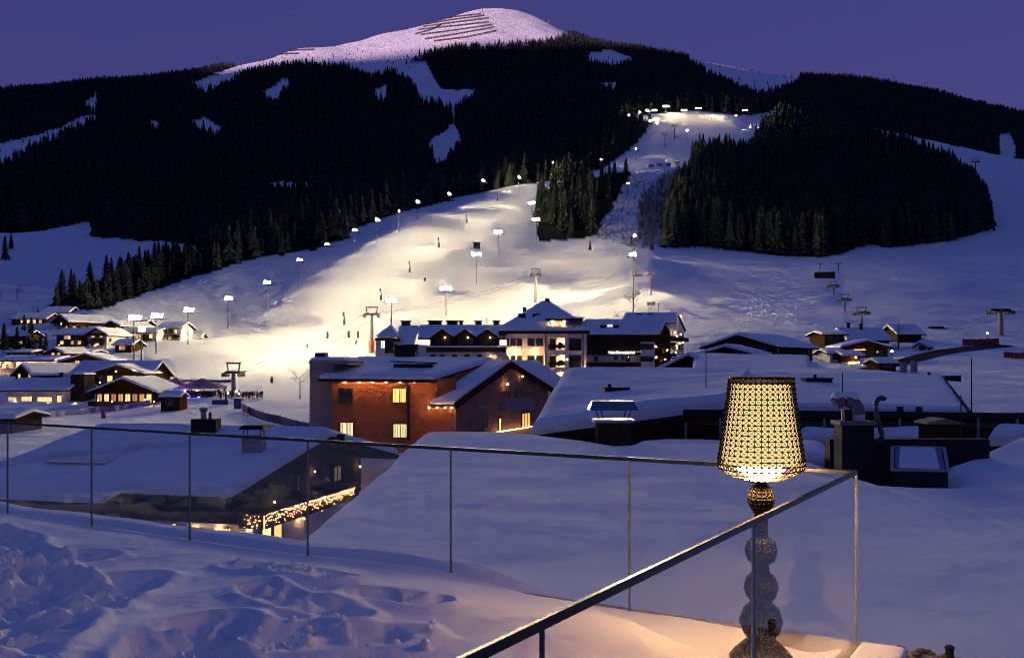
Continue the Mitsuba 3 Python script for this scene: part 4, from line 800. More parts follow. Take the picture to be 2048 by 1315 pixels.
    k = thing('stair_tower', 'dark block between guest house and restaurant', 'tower'); p0, p1 = P(141, 790, 192), P(168, 748, 192); MB().box([p0[0], 192, p0[2] - 4], [p1[0], 197, p1[2]]).put('wall', 'mat_dark_wood', k); put('roof_snow', snow_slab([[p0[0] - .2, 191.8, p1[2]], [p1[0] + .2, 191.8, p1[2]], [p1[0] + .2, 197.2, p1[2]], [p0[0] - .2, 197.2, p1[2]]], .3, 4), 'mat_snow', k, smooth=40)
    c('barn', 'small snow roof at the left edge just above the glass rail', -40, 38, 838, 820, 862, 128, 8, nw=(1, 2, 0), cat='barn')
    # lamps on fronts and along the lane
    g = np.random.default_rng(77)
    for px, py, Z in ((36, 657, 329), (60, 660, 329), (120, 656, 321), (141, 658, 322), (214, 660, 311), (232, 662, 311), (246, 688, 299), (262, 688, 299), (280, 686, 299), (300, 690, 299), (330, 690, 307), (350, 688, 307), (118, 690, 284), (150, 690, 284), (190, 691, 278), (92, 713, 257), (150, 730, 237), (200, 730, 237), (60, 757, 213), (200, 765, 206), (232, 742, 206.5), (250, 765, 206), (268, 740, 206.5), (30, 800, 188), (96, 806, 188), (150, 806, 188), (196, 800, 183.5), (224, 803, 183.5), (252, 801, 183.5), (290, 799, 183.5), (308, 803, 183.5)):
        t = thing('lane_lamp', 'small warm lamp glowing among the houses of the left village', 'lamp', 'small lamps in the left village'); b = P(px, py, Z - .9); m = MB(); m.tube([b - [0, 0, 3.0], b], .05, 5); m.put('pole', 'mat_metal', t); lamp_glow(t, b, .13, np.array([1, .62, .24]) * g.uniform(40, 110), .02, 'globe')
    # tents of the open air bar, lit pink and violet
    def tent(label, cx, Z, w, ye, ya, col):
        a = P(cx, ye, Z); r = (ye - ya) / F * Z; k = thing('bar_tent', label, 'tent', 'pink tents of the piste bar'); W = w / F * Z / 2; nseg = 10; m = MB(Fr(a))
        v, f = [(0, 0, r)], []
        for i in range(nseg):
            t = 2 * np.pi * i / nseg; v += [(W * .45 * math.cos(t), W * .35 * math.sin(t), r * .48), (W * math.cos(t), W * .8 * math.sin(t), 0), (W * math.cos(t), W * .8 * math.sin(t), -.5)]
        for i in range(nseg):
            b, n = 1 + 3 * i, 1 + 3 * ((i + 1) % nseg); f += [[0, b, n], [b, b + 1, n + 1], [b, n + 1, n], [b + 1, b + 2, n + 2], [b + 1, n + 2, n + 1]]
        m.add(v, f); m.put('canopy', 'mat_tent', k)
        for i in range(nseg): t = 2 * np.pi * i / nseg; q = MB(Fr(a)); q.tube([(W * .95 * math.cos(t), W * .76 * math.sin(t), -4.2), (W * .95 * math.cos(t), W * .76 * math.sin(t), -.1)], .07, 5); q.put('pole', 'mat_metal', k)
        for i, cc in enumerate(col): q = MB(Fr(a)); q.ball((W * (-.55 + .5 * i), -W * .5, -1.0), .22, 1); q.put('party_light', 'mat_lit', k, emit=cc, weight=.03)
        gg = np.random.default_rng(int(cx)); q = MB(Fr(a))
        for i in range(26): q.ball((gg.uniform(-W * .9, W * .25), -W * .72 + gg.normal(0, .3), gg.uniform(-3.4, -1.4)), .13, 0)
        q.put('bar_lights', 'mat_lit', k, emit=col[0] * 1.1, weight=.04, kind='stuff')
        return k
    tent('left pink glowing tent of the open air bar with red light inside', 352, 205, 66, 773, 753, [np.array([1, .05, .14]) * 110, np.array([1, .08, .25]) * 110])
    tent('right large tent of the open air bar lit violet on its left', 405, 200, 98, 772, 755, [np.array([.25, .15, 1]) * 150, np.array([1, .4, .5]) * 25])
    k = thing('bar_counter', 'dark wooden bar front under the right tent', 'bar'); m = MB(); a, b = P(366, 812, 196), P(424, 776, 196); m.box([a[0], 196, a[2] - 1], [b[0], 199, b[2] - .6]); m.put('wall', 'mat_dark_wood', k)
    for i in range(5): q = MB(); x = a[0] + 1.6 + i * .75; q.tube([(x, 195.8, a[2] + .5), (x, 195.8, a[2] + 2.4)], .08, 5); q.put('rod', 'mat_white', k)
    c('hut', 'small dark wooden hut with flat snow roof in front of the tents', 318, 363, 795, 791, 821, 172, 4, over=.35, nw=(1, 3, .0), cat='hut')
    k = thing('lift_station', 'long snow dusted roof of the bottom lift station behind the tents', 'lift station'); q = [P(341, 760, 222), P(462, 760, 222), P(458, 749, 232), P(345, 749.5, 232)]; slab_roof(k, q, .12, .3, 'mat_metal', 9, 14, bump=1.0); m = MB(); m.hexa([x - [0, 0, 5] for x in q], [x - [0, 0, .4] for x in q]); m.put('wall', 'mat_concrete', k)
diffuse('mat_tent', (.45, .26, .32))
village_left()

# ---------------------------------------------------------------- red shingled house
def wall_quad(k, pts, thick, mat, name='wall', inward=None):
    """Upright wall panel on four points (lower left, lower right, upper right, upper left as seen), given a thickness to the back."""
    p = np.asarray(pts, float); n = np.cross(p[1] - p[0], p[3] - p[0]); n /= np.linalg.norm(n)
    if n[1] > 0: n = -n
    m = MB(); m.prism(p, (0, 0, 0), -n * thick); v, f = m.mesh()
    tm = trimesh.Trimesh(v, f, process=False)
    if tm.volume < 0: f = f[:, ::-1]
    return put(name, (v, f), mat, k), n
def wall_win(k, a, b, Za, Zb, y0, y1, lit=None, bars=1, curtain=False, xa=None, xb=None, proud=.1):
    """Window between photograph columns a, b and rows y0 (top), y1 on the wall plane whose depth runs from Za at column xa to Zb at xb."""
    xa = a if xa is None else xa; xb = b if xb is None else xb
    pa, pb = np.array([(xa - CX) / F * Za, Za]), np.array([(xb - CX) / F * Zb, Zb]); d = pb - pa; L = np.linalg.norm(d); d /= L
    def along(px):  # where the column meets the wall line
        c = (px - CX) / F; return (c * pa[1] - pa[0]) / (d[0] - c * d[1])
    ua, ub = along(a), along(b); Zm = pa[1] + d[1] * (ua + ub) / 2
    z1, z0 = CZ - (y0 - HY) / F * Zm, CZ - (y1 - HY) / F * Zm
    ex = np.array([d[0], d[1], 0]); n = np.array([d[1], -d[0], 0]); o = np.array([*(pa + d * ua), z0]) + n * .004
    kk = window(k, ID, o, ex, n, ub - ua, z1 - z0, lit, bars, proud=proud)
    if curtain:
        g = np.random.default_rng(int(a)); m = MB(); W = ub - ua
        for u in np.arange(.06, W - .05, .14):
            if g.uniform() < .78: m.beam(o + ex * u + n * .06, o + ex * u + n * .06 + [0, 0, z1 - z0 - .03], .055, .02, up=n)
        m.put('curtain', 'mat_curtain', kk)
    return kk
diffuse('mat_curtain', (.55, .42, .22))
def red_house():
    k = thing('red_house', 'red shingled house with snowy roofs and lit square windows in the middle', 'house')
    Z = 80.0; zb = CZ - (905 - HY) / F * Z
    def pl(px, py, Zz): return P(px, py, Zz)
    wall_quad(k, [pl(664, 905, Z), pl(912, 905, Z), pl(912, 756, Z), pl(664, 756, Z)], .4, 'mat_shingle')
    # concrete stair block on the left
    m = MB(); a, b = pl(619, 905, 80.4), pl(666, 727, 80.4); m.box([a[0], 80.4, a[2]], [b[0], 88, b[2]]); m.box([a[0] - .1, 80.3, b[2] + .003], [pl(700, 727, 80.4)[0], 88, b[2] + .25]); m.put('stair_block', 'mat_concrete', k, label='grey concrete stair block')
    m = MB(); c = pl(630, 723, 82); d = pl(651, 705, 82); m.box([c[0], 82, c[2]], [d[0], 83.2, d[2]]); m.put('chimney', 'mat_metal', k)
    put('stair_block_snow', snow_slab([[a[0], 80.5, b[2] + .26], [b[0] + 1, 80.5, b[2] + .26], [b[0] + 1, 88, b[2] + .26], [a[0], 88, b[2] + .26]], .35, 5, 2), 'mat_snow', k, smooth=50)
    r = slab_roof(k, [pl(636, 757, 79.2), pl(868, 759, 79.2), pl(987, 722, 97), pl(712, 719, 97)], .42, .25, 'mat_dark_wood', 3, 12)
    m = MB(); m.hexa([pl(640, 757, 79.5) - [0, 0, 3], pl(868, 759, 79.5) - [0, 0, 3], pl(980, 722, 96) - [0, 0, 4], pl(715, 719, 96) - [0, 0, 4]], [pl(668, 757, 80.5) - [0, 0, .26], pl(868, 759, 80.5) - [0, 0, .26], pl(980, 722, 96) - [0, 0, .26], pl(715, 719, 96) - [0, 0, .26]])
    # upper wall under the rising verge, between the two roofs
    wall_quad(k, [pl(866, 812, 80.2), pl(912, 812, 80.2), pl(985, 726, 94), pl(868, 761, 80.2)], .3, 'mat_shingle')
    # wing with the gable
    GA, GB = 76.5, 88.0
    base = lambda px, py, Zz: pl(px, py, Zz)
    apex = pl(1022, 728, 82.3)
    m = MB(); poly = [pl(912, 905, GA), pl(1096, 880, GB), pl(1096, 779, GB), apex, pl(912, 811, GA)]
    n = np.cross(poly[1] - poly[0], poly[4] - poly[0]); n /= np.linalg.norm(n); n = -n if n[1] > 0 else n
    m.prism(poly, (0, 0, 0), -n * .4); m.put('gable_wall', 'mat_shingle2', k)
    wall_quad(k, [pl(848, 905, 80.6), pl(912, 905, GA), pl(912, 812, GA), pl(848, 812, 80.6)], .35, 'mat_shingle')
    slab_roof(k, [pl(853, 808, 80.4), pl(910, 809, 75.9), pl(1023, 726, 81.6), pl(986, 722, 90)], .35, .28, 'mat_dark_wood', 5, 10, no=(1,))
    e = pl(1106, 778, 88.4); slab_roof(k, [pl(1023, 726, 81.6), e, e + [2.5, 9, 0], pl(1023, 726, 81.6) + [2.5, 9, 0]], .3, .3, 'mat_dark_wood', 6, 8, no=(0,))
    m = MB(); m.beam(pl(910, 812, 75.7), pl(1023, 729, 81.4), .14, .5); m.beam(pl(1023, 729, 81.4), pl(1106, 781, 88.2), .14, .5); m.put('verge_board', 'mat_wood', k)
    # openings
    wall_win(k, 679, 704, Z, Z, 777, 804); wall_win(k, 786, 812, Z, Z, 777, 804, WARMW * [1.6, 1.6, 1.1], 1, True); wall_win(k, 681, 706, Z, Z, 845, 871, np.array([1, .78, .40]) * 1.3, 1, True); wall_win(k, 787, 813, Z, Z, 848, 874, np.array([1, .75, .34]) * 1.4, 1, True)
    g = dict(xa=912, xb=1096)
    wall_win(k, 975, 988, GA, GB, 774, 792, None, 0, **g); wall_win(k, 977, 979.5, GA, GB, 776, 790, np.array([.8, .9, 1]) * .8, 0, proud=.12, **g); wall_win(k, 1054, 1066, GA, GB, 768, 785, None, 0, **g); wall_win(k, 1043, 1059, GA, GB, 826, 853, WARMW * [1.0, .85, .7], 2, **g); wall_win(k, 969, 973, GA, GB, 836, 858, np.array([.8, .85, 1]) * .25, 0, **g); wall_win(k, 939, 963, GA, GB, 843, 862, None, 1, **g)
    wall_win(k, 997, 1001.5, GA, GB, 834, 862, WARMW * [2.4, 2.2, 1.6], 0, **g)
    kk = wall_win(k, 998, 1045, GA, GB, 742, 796, None, 0, proud=.05, **g); scene[kk + '__pane']['bsdf'] = {'type': 'ref', 'id': 'mat_niche'}; labels[kk] = {'label': 'wood lined balcony niche glowing orange'}
    wall_win(k, 1018, 1030, GA - .15, GB - .15, 771, 796, None, 0, **g)
    p = [pl(997, 822, GA + 5.1), pl(1047, 818, GA + 8.2), pl(1047, 794, GA + 8.2), pl(997, 796, GA + 5.1)]
    wall_quad(k, [x + n * 1.1 for x in p], 1.05, 'mat_concrete', 'balcony')
    lamp_glow(k, pl(1006, 768, GA + 5.2) + n * .5, .09, WARMW * 40, .02, 'niche_lamp'); lamp_glow(k, pl(1036, 752, GA + 7.2) + n * .5, .07, WARMW * 25, .02, 'niche_lamp')
    # light strip along the steps, eaves lights, downpipe, snow guard, roof hatch, chimneys
    m = MB(); m.beam(pl(984, 864, 80.4) + n * .3, pl(1060, 852, 85.5) + n * .3, .10, .10); m.put('light_strip', 'mat_lit', k, emit=WARMW * 6, weight=.03)
    for px in (690, 718, 745, 772, 800, 828, 852): lamp_glow(k, pl(px, 763.5, 79.35), .06, np.array([1, .50, .2]) * 230, .035, 'eaves_light')
    for px, Zz in ((858, 79.3), (874, 78.1), (890, 76.9), (903, 76.0)): lamp_glow(k, pl(px, 815, Zz), .055, np.array([1, .55, .2]) * 150, .03, 'eaves_light')
    m = MB(); m.tube([pl(808, 757, 79.4), pl(817, 772, 79.8), pl(817.5, 880, 79.8)], .11, 8); m.put('downpipe', 'mat_metal', k)
    kk = key_of('roof_hatch', k); m = MB(); a = pl(828, 742, 86); m.box(a + [-1.8, -.8, -.6], a + [1.8, .8, .7]); scene[kk] = mikit.ply(m.mesh(), 'mat_metal'); m = MB(); m.beam(a + [-2.1, -1.0, .9], a + [2.1, -1.0, .75], .1, .12); m.beam(a + [-2.1, 1.0, .9], a + [2.1, 1.0, .75], .1, .12); m.put('rail', 'mat_metal', kk)
    m = MB(); a = pl(815, 721, 98); m.box(a + [-.9, -.5, -.5], a + [.9, .5, 1.0]); m.box(a + [-1.1, -.7, 1.002], a + [1.1, .7, 1.15]); m.put('chimney', 'mat_metal', k)
def shingle2(p, n, uv):
    c = cell_rand((p.x + p.y * .6) * 3.2, p.z * 4.5); return mix((.22, .115, .095), (.44, .25, .21), .5 * c + .5 * fbm(p.x * 2, p.y * 2, p.z * 2, 3))
diffuse('mat_shingle2', proc(shingle2)); diffuse('mat_niche', (.30, .13, .05))
red_house()

# ---------------------------------------------------------------- the hotel
def hotel():
    Z = 165.0; k = thing('hotel', 'large pale hotel with hipped snow roof, balconies and warm facade lights', 'hotel')
    X = lambda px, Zz=Z: (px - CX) / F * Zz
    zz = lambda py, Zz=Z: CZ - (py - HY) / F * Zz
    m = MB(); m.box([X(1013), Z, -7], [X(1093), Z + 16, zz(660)]); m.put('wall', 'mat_plaster', k)
    # balcony tower: slabs, piers, back wall
    m = MB(); m.box([X(1092.6), Z + 1.6, -7], [X(1172), Z + 16, zz(640)]); m.put('tower_wall', 'mat_plaster', k)
    for a, b in ((1091, 1096), (1130, 1137), (1163, 1173)):
        m = MB(); m.box([X(a), Z - .4, -7], [X(b), Z + 1.6, zz(666 if a == 1091 else 641)]); m.put('pier', 'mat_plaster', k)
    for y0, y1 in ((667, 675), (701, 709), (735, 743)):
        for a, b in ((1096, 1130), (1137, 1163)):
            kk = key_of('balcony', k); m = MB(); m.box([X(a), Z - .38, zz(y1)], [X(b), Z + 1.6, zz(y0)]); scene[kk] = mikit.ply(m.mesh(), 'mat_plaster')
            m = MB(); m.box([X(a) + .05, Z - .30, zz(y0 - 5)], [X(b) - .05, Z - .22, zz(y0 - 11)]); m.box([X(a) + .05, Z - .32, zz(y0 - 11.5)], [X(b) - .05, Z - .2, zz(y0 - 12.5)])
            for u in np.linspace(X(a) + .15, X(b) - .15, 6): m.box([u - .03, Z - .28, zz(y0)], [u + .03, Z - .22, zz(y0 - 12)])
            m.put('railing', 'mat_dark_wood', kk)
            g = np.random.default_rng(int(y0 + a)); m = MB()
            for i in range(5): m.ball([g.uniform(X(a) + .4, X(b) - .4), Z + .2 + g.uniform(-.1, .3), zz(y0) + g.uniform(.5, 1.3)], g.uniform(.25, .45), 1, (1, .8, 1.2))
            m.put('potted_shrub', 'mat_foliage', kk, kind='stuff')
    F0 = dict(xa=900, xb=1200)
    for y0, y1, lits in ((643, 664, (0, 0)), (677, 700, (1.2, 0)), (711, 735, (1.4, 0)), (744, 762, (1.5, 0))):
        wall_win(k, 1100, 1110, Z + 1.6, Z + 1.6, y0 + 1, y1 - 1, None, 0, **F0); wall_win(k, 1113, 1129, Z + 1.6, Z + 1.6, y0 + 1, y1 - 1, LITS[2] * lits[0] if lits[0] else None, 1, **F0); wall_win(k, 1140, 1148, Z + 1.6, Z + 1.6, y0 + 2, y1 - 1, None, 0, **F0); wall_win(k, 1152, 1161, Z + 1.6, Z + 1.6, y0 + 2, y1 - 1, None, 0, **F0)
    for y0, y1 in ((677.5, 691), (711.5, 725), (744, 758)):
        for a, b in ((1014.5, 1018), (1022, 1030), (1034.5, 1043), (1056, 1068), (1073, 1085)): wall_win(k, a, b, Z, Z, y0, y1, None, 1, **F0)
    for px, ys in ((1032.3, (707, 729)), (1070.5, (707, 730, 735)), (1018.8, (710,)), (1169, (740,))):
        for y in ys: lamp_glow(k, P(px, y, Z - (.9 if px < 1100 else .8)), .13, WARMW * 260, .03)
    for px, y in ((1105, 642), (1129, 642), (1134, 718)): lamp_glow(k, P(px, y, Z - .3), .13, WARMW * 110, .02, 'ceiling_lamp')
    for px, y in ((1122, 680), (1124, 714), (1124, 746)): lamp_glow(k, P(px, y, Z + 1.1), .12, WARMW * 90, .02, 'ceiling_lamp')
    # hipped roof
    kk = key_of('roof', k); e = [P(997, 661, Z - 1.2), P(1180, 661, Z - 1.2), P(1180, 661, Z - 1.2) + [0, 19, 0], P(997, 661, Z - 1.2) + [0, 19, 0]]; r0, r1 = P(1083, 607, Z + 8), P(1100, 607, Z + 8)
    m = MB(); m.hexa([x - [0, 0, .5] for x in e], e); m.put('eave_board', 'mat_dark_wood', kk)
    g = np.random.default_rng(3); v = [*e, r0, r1]; mesh = trimesh.Trimesh(np.array(v) + [0, 0, .0], [[0, 1, 5], [0, 5, 4], [1, 2, 5], [2, 3, 4], [2, 4, 5], [3, 0, 4]], process=False)
    for _ in range(4): mesh = mesh.subdivide()
    mesh.vertices[:, 2] += .55 + .35 * (meshkit.fbm(mesh.vertices * .4, 3, 2) - .5); lo = mesh.vertices[:, 2] < e[0][2] + .9
    put('snow', trimesh.util.concatenate([mesh, trimesh.Trimesh(*MB().hexa([x + [0, 0, .003] for x in e], [x + [0, 0, .56] for x in e]).mesh(), process=False)]), 'mat_snow', kk, smooth=40)
    m = MB(); a = P(1094, 607, Z + 8); m.box(a + [-.35, -.4, -.5], a + [.5, .4, 1.0]); m.put('chimney', 'mat_metal', k)
    m = MB(); a = P(1049, 625, Z + 8); m.box(a + [-.3, -.4, -1.5], a + [.3, .4, 1.0]); m.put('chimney', 'mat_metal', k)
    m = MB(); a = P(1088, 606, Z + 8); m.tube([a, a + [0, 0, 1.3]], .05, 5); m.beam(a + [-.4, 0, 1.2], a + [.4, 0, 1.2], .06); m.put('weather_vane', 'mat_metal', k)
    for px in (1044, 1073): kk2 = key_of('roof_window', k); m = MB(); a = P(px, 637, Z + 2.6); m.hexa([a + [-.7, -.6, -.4], a + [.7, -.6, -.4], a + [.7, .6, .5], a + [-.7, .6, .5]], [a + [-.7, -.6, .1], a + [.7, -.6, .1], a + [.7, .6, .95], a + [-.7, .6, .95]]); scene[kk2] = mikit.ply(m.mesh(), 'mat_metal')
    m = MB(); a = P(1137, 640, Z - .5); m.box([X(1091), Z - 1.0, zz(640)], [X(1166), Z + 2.2, zz(637)]); m.put('tower_canopy', 'mat_dark_wood', k); put('tower_snow', snow_slab([[X(1091), Z - 1, zz(637)], [X(1166), Z - 1, zz(637)], [X(1166), Z + 2.2, zz(637)], [X(1091), Z + 2.2, zz(637)]], .3, 5), 'mat_snow', k, smooth=40)
    for px in (1091, 1166): m = MB(); m.tube([P(px, 662, Z - .45), P(px, 765, Z - .45)], .08, 6); m.put('downpipe', 'mat_metal', k)
hotel()
def hotel_left():
    Z = 168.0; k = thing('hotel_wing', 'left hotel wing with pointed turret and three gabled dormers over a long balcony', 'hotel wing')
    X = lambda px, Zz=Z: (px - CX) / F * Zz
    zz = lambda py, Zz=Z: CZ - (py - HY) / F * Zz
    F0 = dict(xa=700, xb=1100)
    m = MB(); m.box([X(835), Z + .4, -7], [X(1012.5), Z + 12, zz(690)]); m.put('wall', 'mat_plaster', k)
    m = MB(); m.box([X(756), Z - 3, -7], [X(789), Z + 3, zz(676)]); m.put('turret_wall', 'mat_plaster', k)
    m = MB(); m.box([X(789.2), Z, -7], [X(835), Z + 9, zz(688)]); m.put('dark_wall', 'mat_dark_wood', k)
    kk = key_of('turret_roof', k); m = MB(); a = [P(749, 677, Z - 4), P(795, 677, Z - 4), P(795, 677, Z - 4) + [0, 8, 0], P(749, 677, Z - 4) + [0, 8, 0]]; t = P(782, 652, Z)
    m.hexa([x - [0, 0, .3] for x in a], a); scene[kk] = mikit.ply(m.mesh(), 'mat_dark_wood')
    ms = trimesh.Trimesh(np.array([*a, t]) + [0, 0, .01], [[0, 1, 4], [1, 2, 4], [2, 3, 4], [3, 0, 4]], process=False)
    for _ in range(3): ms = ms.subdivide()
    ms.vertices[:, 2] += .35 + .25 * (meshkit.fbm(ms.vertices * .5, 2) - .5); put('snow', ms, 'mat_snow', kk, smooth=40)
    m = MB(); m.tube([t, t + [0, 0, 2.6]], .06, 5); m.ball(t + [0, 0, 1.2], .16, 1); m.put('finial', 'mat_metal', k)
    for a, b in ((762, 765), (766.5, 769.5)): wall_win(k, a, b, Z - 3, Z - 3, 680, 695.5, np.array([1, .9, .75]) * 1.6, 0, **F0)
    wall_win(k, 771, 786, Z - 3, Z - 3, 682, 705, None, 1, **F0)
    slab_roof(k, [P(793, 690, Z - 1), P(828, 688, Z - 1), P(838, 654, Z + 7), P(797, 654, Z + 7)], .4, .25, 'mat_dark_wood', 11, 6)
    slab_roof(k, [P(836, 676, Z + .5), P(1013, 676, Z + .5), P(1013, 652, Z + 8), P(838, 652, Z + 8)], .4, .25, 'mat_dark_wood', 12, 12)
    for i, px in enumerate((884, 929.5, 974.5)):
        w = 23.5; kk = key_of('dormer', k); m = MB(); poly = [P(px - w, 704, Z), P(px + w, 704, Z), P(px + w, 674, Z), P(px, 659, Z), P(px - w, 674, Z)]; m.prism(poly, (0, 0, 0), (0, 7, 0)); scene[kk] = mikit.ply(m.mesh(), 'mat_dark_wood')
        top = P(px, 657.5, Z - .8); l, r = P(px - w - 1, 674.5, Z - .8), P(px + w + 1, 674.5, Z - .8); D8 = np.array([0, 8.5, 0])
        for q, no in (([l, top, top + D8, l + D8], (1,)), ([top, r, r + D8, top + D8], (0,))): slab_roof(kk, q, .3, .2, 'mat_dark_wood', i, 5, no=no)
        lamp_glow(kk, P(px + 6, 675, Z - .35), .12, WARMW * 32, .01, 'lamp'); wall_win(kk, px - 12, px - 5, Z, Z, 678, 692, None, 0, **F0); wall_win(kk, px + 8, px + 15, Z, Z, 678, 692, None, 0, **F0)
    m = MB(); m.box([X(854), Z - 1.7, zz(704)], [X(1012), Z - .002, zz(702)]); m.box([X(854), Z - 1.75, zz(703)], [X(1012), Z - 1.65, zz(694)]); m.put('balcony', 'mat_dark_wood', k)
    put('balcony_snow', snow_slab([[X(854), Z - 1.8, zz(693.8)], [X(1012), Z - 1.8, zz(693.8)], [X(1012), Z - 1.55, zz(693.8)], [X(854), Z - 1.55, zz(693.8)]], .22, 30, 3, .8), 'mat_snow', k, smooth=50)
    for px in (862, 880, 905, 930, 955, 985): wall_win(k, px, px + 8, Z + .4, Z + .4, 709, 722, LITS[0] if px in (985,) else None, 1, **F0)
    lamp_glow(k, P(982, 712, Z - .2), .1, WARMW * 40, .01)
    for px, w in ((812, 1.6), (867, 1.8), (880, .6), (905, 2.0), (922, .6), (957, 1.2), (993, 1.2)): m = MB(); a = P(px, 652, Z + 8.5); m.box(a + [-w / 2, -.5, -.6], a + [w / 2, .5, .9]); m.box(a + [-w / 2 - .2, -.7, .9], a + [w / 2 + .2, .7, 1.05]); m.put('chimney', 'mat_metal', k)
    m = MB(); a = P(973, 652, Z + 8); m.tube([a, a + [0, 0, 1.6]], .05, 5); m.beam(a + [-.45, 0, 1.3], a + [.45, 0, 1.3], .06); m.beam(a + [-.4, 0, 1.3], a + [-.4, 0, .8], .06); m.beam(a + [.4, 0, 1.3], a + [.4, 0, .8], .06); m.put('weather_vane', 'mat_metal', k)
hotel_left()
def hotel_right():
    Z = 175.0; k = thing('hotel_annex', 'dark timber hotel annex with glowing white lettering and two snowy roofs', 'hotel')
    X = lambda px, Zz=Z: (px - CX) / F * Zz
    zz = lambda py, Zz=Z: CZ - (py - HY) / F * Zz
    F0 = dict(xa=1100, xb=1400)
    m = MB(); m.box([X(1173), Z, zz(710)], [X(1308), Z + 13, zz(668)]); m.put('timber_wall', 'mat_dark_wood', k)
    m = MB(); m.box([X(1173), Z + .3, zz(768)], [X(1308), Z + 12.7, zz(710)]); m.put('plaster_wall', 'mat_plaster', k)
    m = MB(); m.box([X(1173), Z - 1.2, zz(733)], [X(1281), Z + .29, zz(724)]); m.put('balcony', 'mat_dark_wood', k)
    slab_roof(k, [P(1168, 669, Z - 1.2), P(1320, 669, Z - 1.2), P(1333, 642, Z + 6.5), P(1168, 642, Z + 6.5)], .4, .3, 'mat_dark_wood', 21, 14, no=(3,))
    slab_roof(k, [P(1168, 642, Z + 6.5), P(1333, 642, Z + 6.5), P(1333, 642, Z + 6.5) + [0, 7, -2.4], P(1168, 642, Z + 6.5) + [0, 7, -2.4]], .4, .3, 'mat_dark_wood', 22, 14, no=(2,))
    # gable side to the right, warm lit balconies
    a, b, t = P(1308, 669, Z), P(1341, 666, Z + 14), P(1330, 645, Z + 6.5); m = MB(); m.prism([P(1308, 760, Z), np.array([b[0], b[1], zz(760)]), b, t, a], (0, 0, 0), (-.4, .2, 0)); m.put('gable_wall', 'mat_wood', k)
    for py in (690, 712):
        m = MB(); p, q = P(1307, py + 6, Z - .6), P(1340, py + 4, Z + 13); m.hexa([p, q, q + [1.3, 0, 0], p + [1.3, 0, 0]], [x + [0, 0, .15] for x in (p, q, q + [1.3, 0, 0], p + [1.3, 0, 0])]); m.beam(p + [1.25, 0, .65], q + [1.25, 0, .65], .08, .6); m.put('side_balcony', 'mat_dark_wood', k)
    for px, py in ((1310, 692.5), (1311, 714), (1310, 736), (1333, 700), (1329, 718)): lamp_glow(k, P(px + 1.5, py, Z - 1.0 + (px - 1310) * .35), .16, np.array([1, .55, .16]) * 65, .02)
    # white bay with dark windows
    m = MB(); m.box([X(1281), Z - 1.6, zz(760)], [X(1307), Z - .01, zz(684)]); m.put('bay', 'mat_plaster', k)
    for y0, y1 in ((688, 698), (713, 722)): wall_win(k, 1281.5, 1306, Z - 1.6, Z - 1.6, y0, y1, None, 2, **F0)
    for px in (1228, 1242.5): wall_win(k, px, px + 6, Z + .3, Z + .3, 712.5, 718.5, None, 0, **F0)
    wall_win(k, 1252.5, 1259.5, Z + .3, Z + .3, 712, 722, None, 0, **F0); wall_win(k, 1188, 1195, Z + .3, Z + .3, 712.5, 721, None, 0, **F0)
    for px, w, l in ((1182, 8, 0), (1196, 5, 0), (1209, 7, 0), (1221, 7, 0), (1247, 6, .5), (1262, 8, .8), (1287, 6, 1.6), (1297, 6, 1.5)): wall_win(k, px, px + w, Z + (.3 if px < 1281 else -1.6), Z + (.3 if px < 1281 else -1.6), 736, 745, LITS[2] * l if l else None, 1, **F0)
    lamp_glow(k, P(1259, 745, Z - 1.0), .15, WARMW * 60, .015); lamp_glow(k, P(1257, 714, Z - .3), .06, np.array([1, .8, .7]) * 12, .004)
    for px in (1206, 1232): m = MB(); a = P(px, 659, Z + 2); m.box(a + [-.5, -.6, -.4], a + [.5, .6, .9]); m.put('roof_vent', 'mat_metal', k)
    w = window(k, Fr(P(1214, 660, Z + 1.4) + [0, -.2, .6]), (0, 0, 0), (1, 0, 0), (0, -1, .0), 1.1, .5, np.array([.9, .9, 1]) * .8, 0)
    # illuminated lettering
    tm = meshkit.text_mesh('Hotel Glemmtalerhof', .52, .08); x0, x1 = tm.bounds[0][0], tm.bounds[1][0]; s = (X(1269, Z) - X(1217, Z)) / (x1 - x0)
    v = tm.vertices * [s, 1.0, 1]; v = np.stack([v[:, 0] + X(1217), Z - .12 - v[:, 2], v[:, 1] + zz(707)], 1); put('sign_lettering', (v, tm.faces), 'mat_lit', k, emit=np.array([1, .95, .88]) * 3.2, weight=.02, label='glowing white hotel name lettering')
    m = MB()
    for i in range(4):
        c = P(1274.2 + i * 2.3, 703.5, Z - .16); th = np.arange(10) * np.pi / 5 + np.pi / 2; r = np.where(np.arange(10) % 2 == 0, .12, .055); m.prism(np.stack([r * np.cos(th), 0 * th, r * np.sin(th)], 1), c, (0, .06, 0))
    m.put('sign_stars', 'mat_lit', k, emit=np.array([1, .95, .88]) * 3.2, weight=.005, kind='stuff', label='four small glowing stars after the lettering')
    # block behind with its own roof
    k2 = thing('hotel_annex', 'rear hotel block with a bright lit gable on the right', 'hotel'); Zb = 196.0
    slab_roof(k2, [P(1240, 645, Zb), P(1350, 645, Zb), P(1357, 628, Zb + 8), P(1250, 628, Zb + 8)], .4, .3, 'mat_dark_wood', 23, 10, no=(3,))
    slab_roof(k2, [P(1250, 628, Zb + 8), P(1357, 628, Zb + 8), P(1372, 660, Zb + 17), P(1262, 660, Zb + 17)], .4, .3, 'mat_dark_wood', 24, 10, no=(2,))
    m = MB(); m.box([(1245 - CX) / F * Zb, Zb + 1, -4], [(1338 - CX) / F * Zb, Zb + 15, zz(647, Zb)]); m.put('wall', 'mat_plaster', k2)
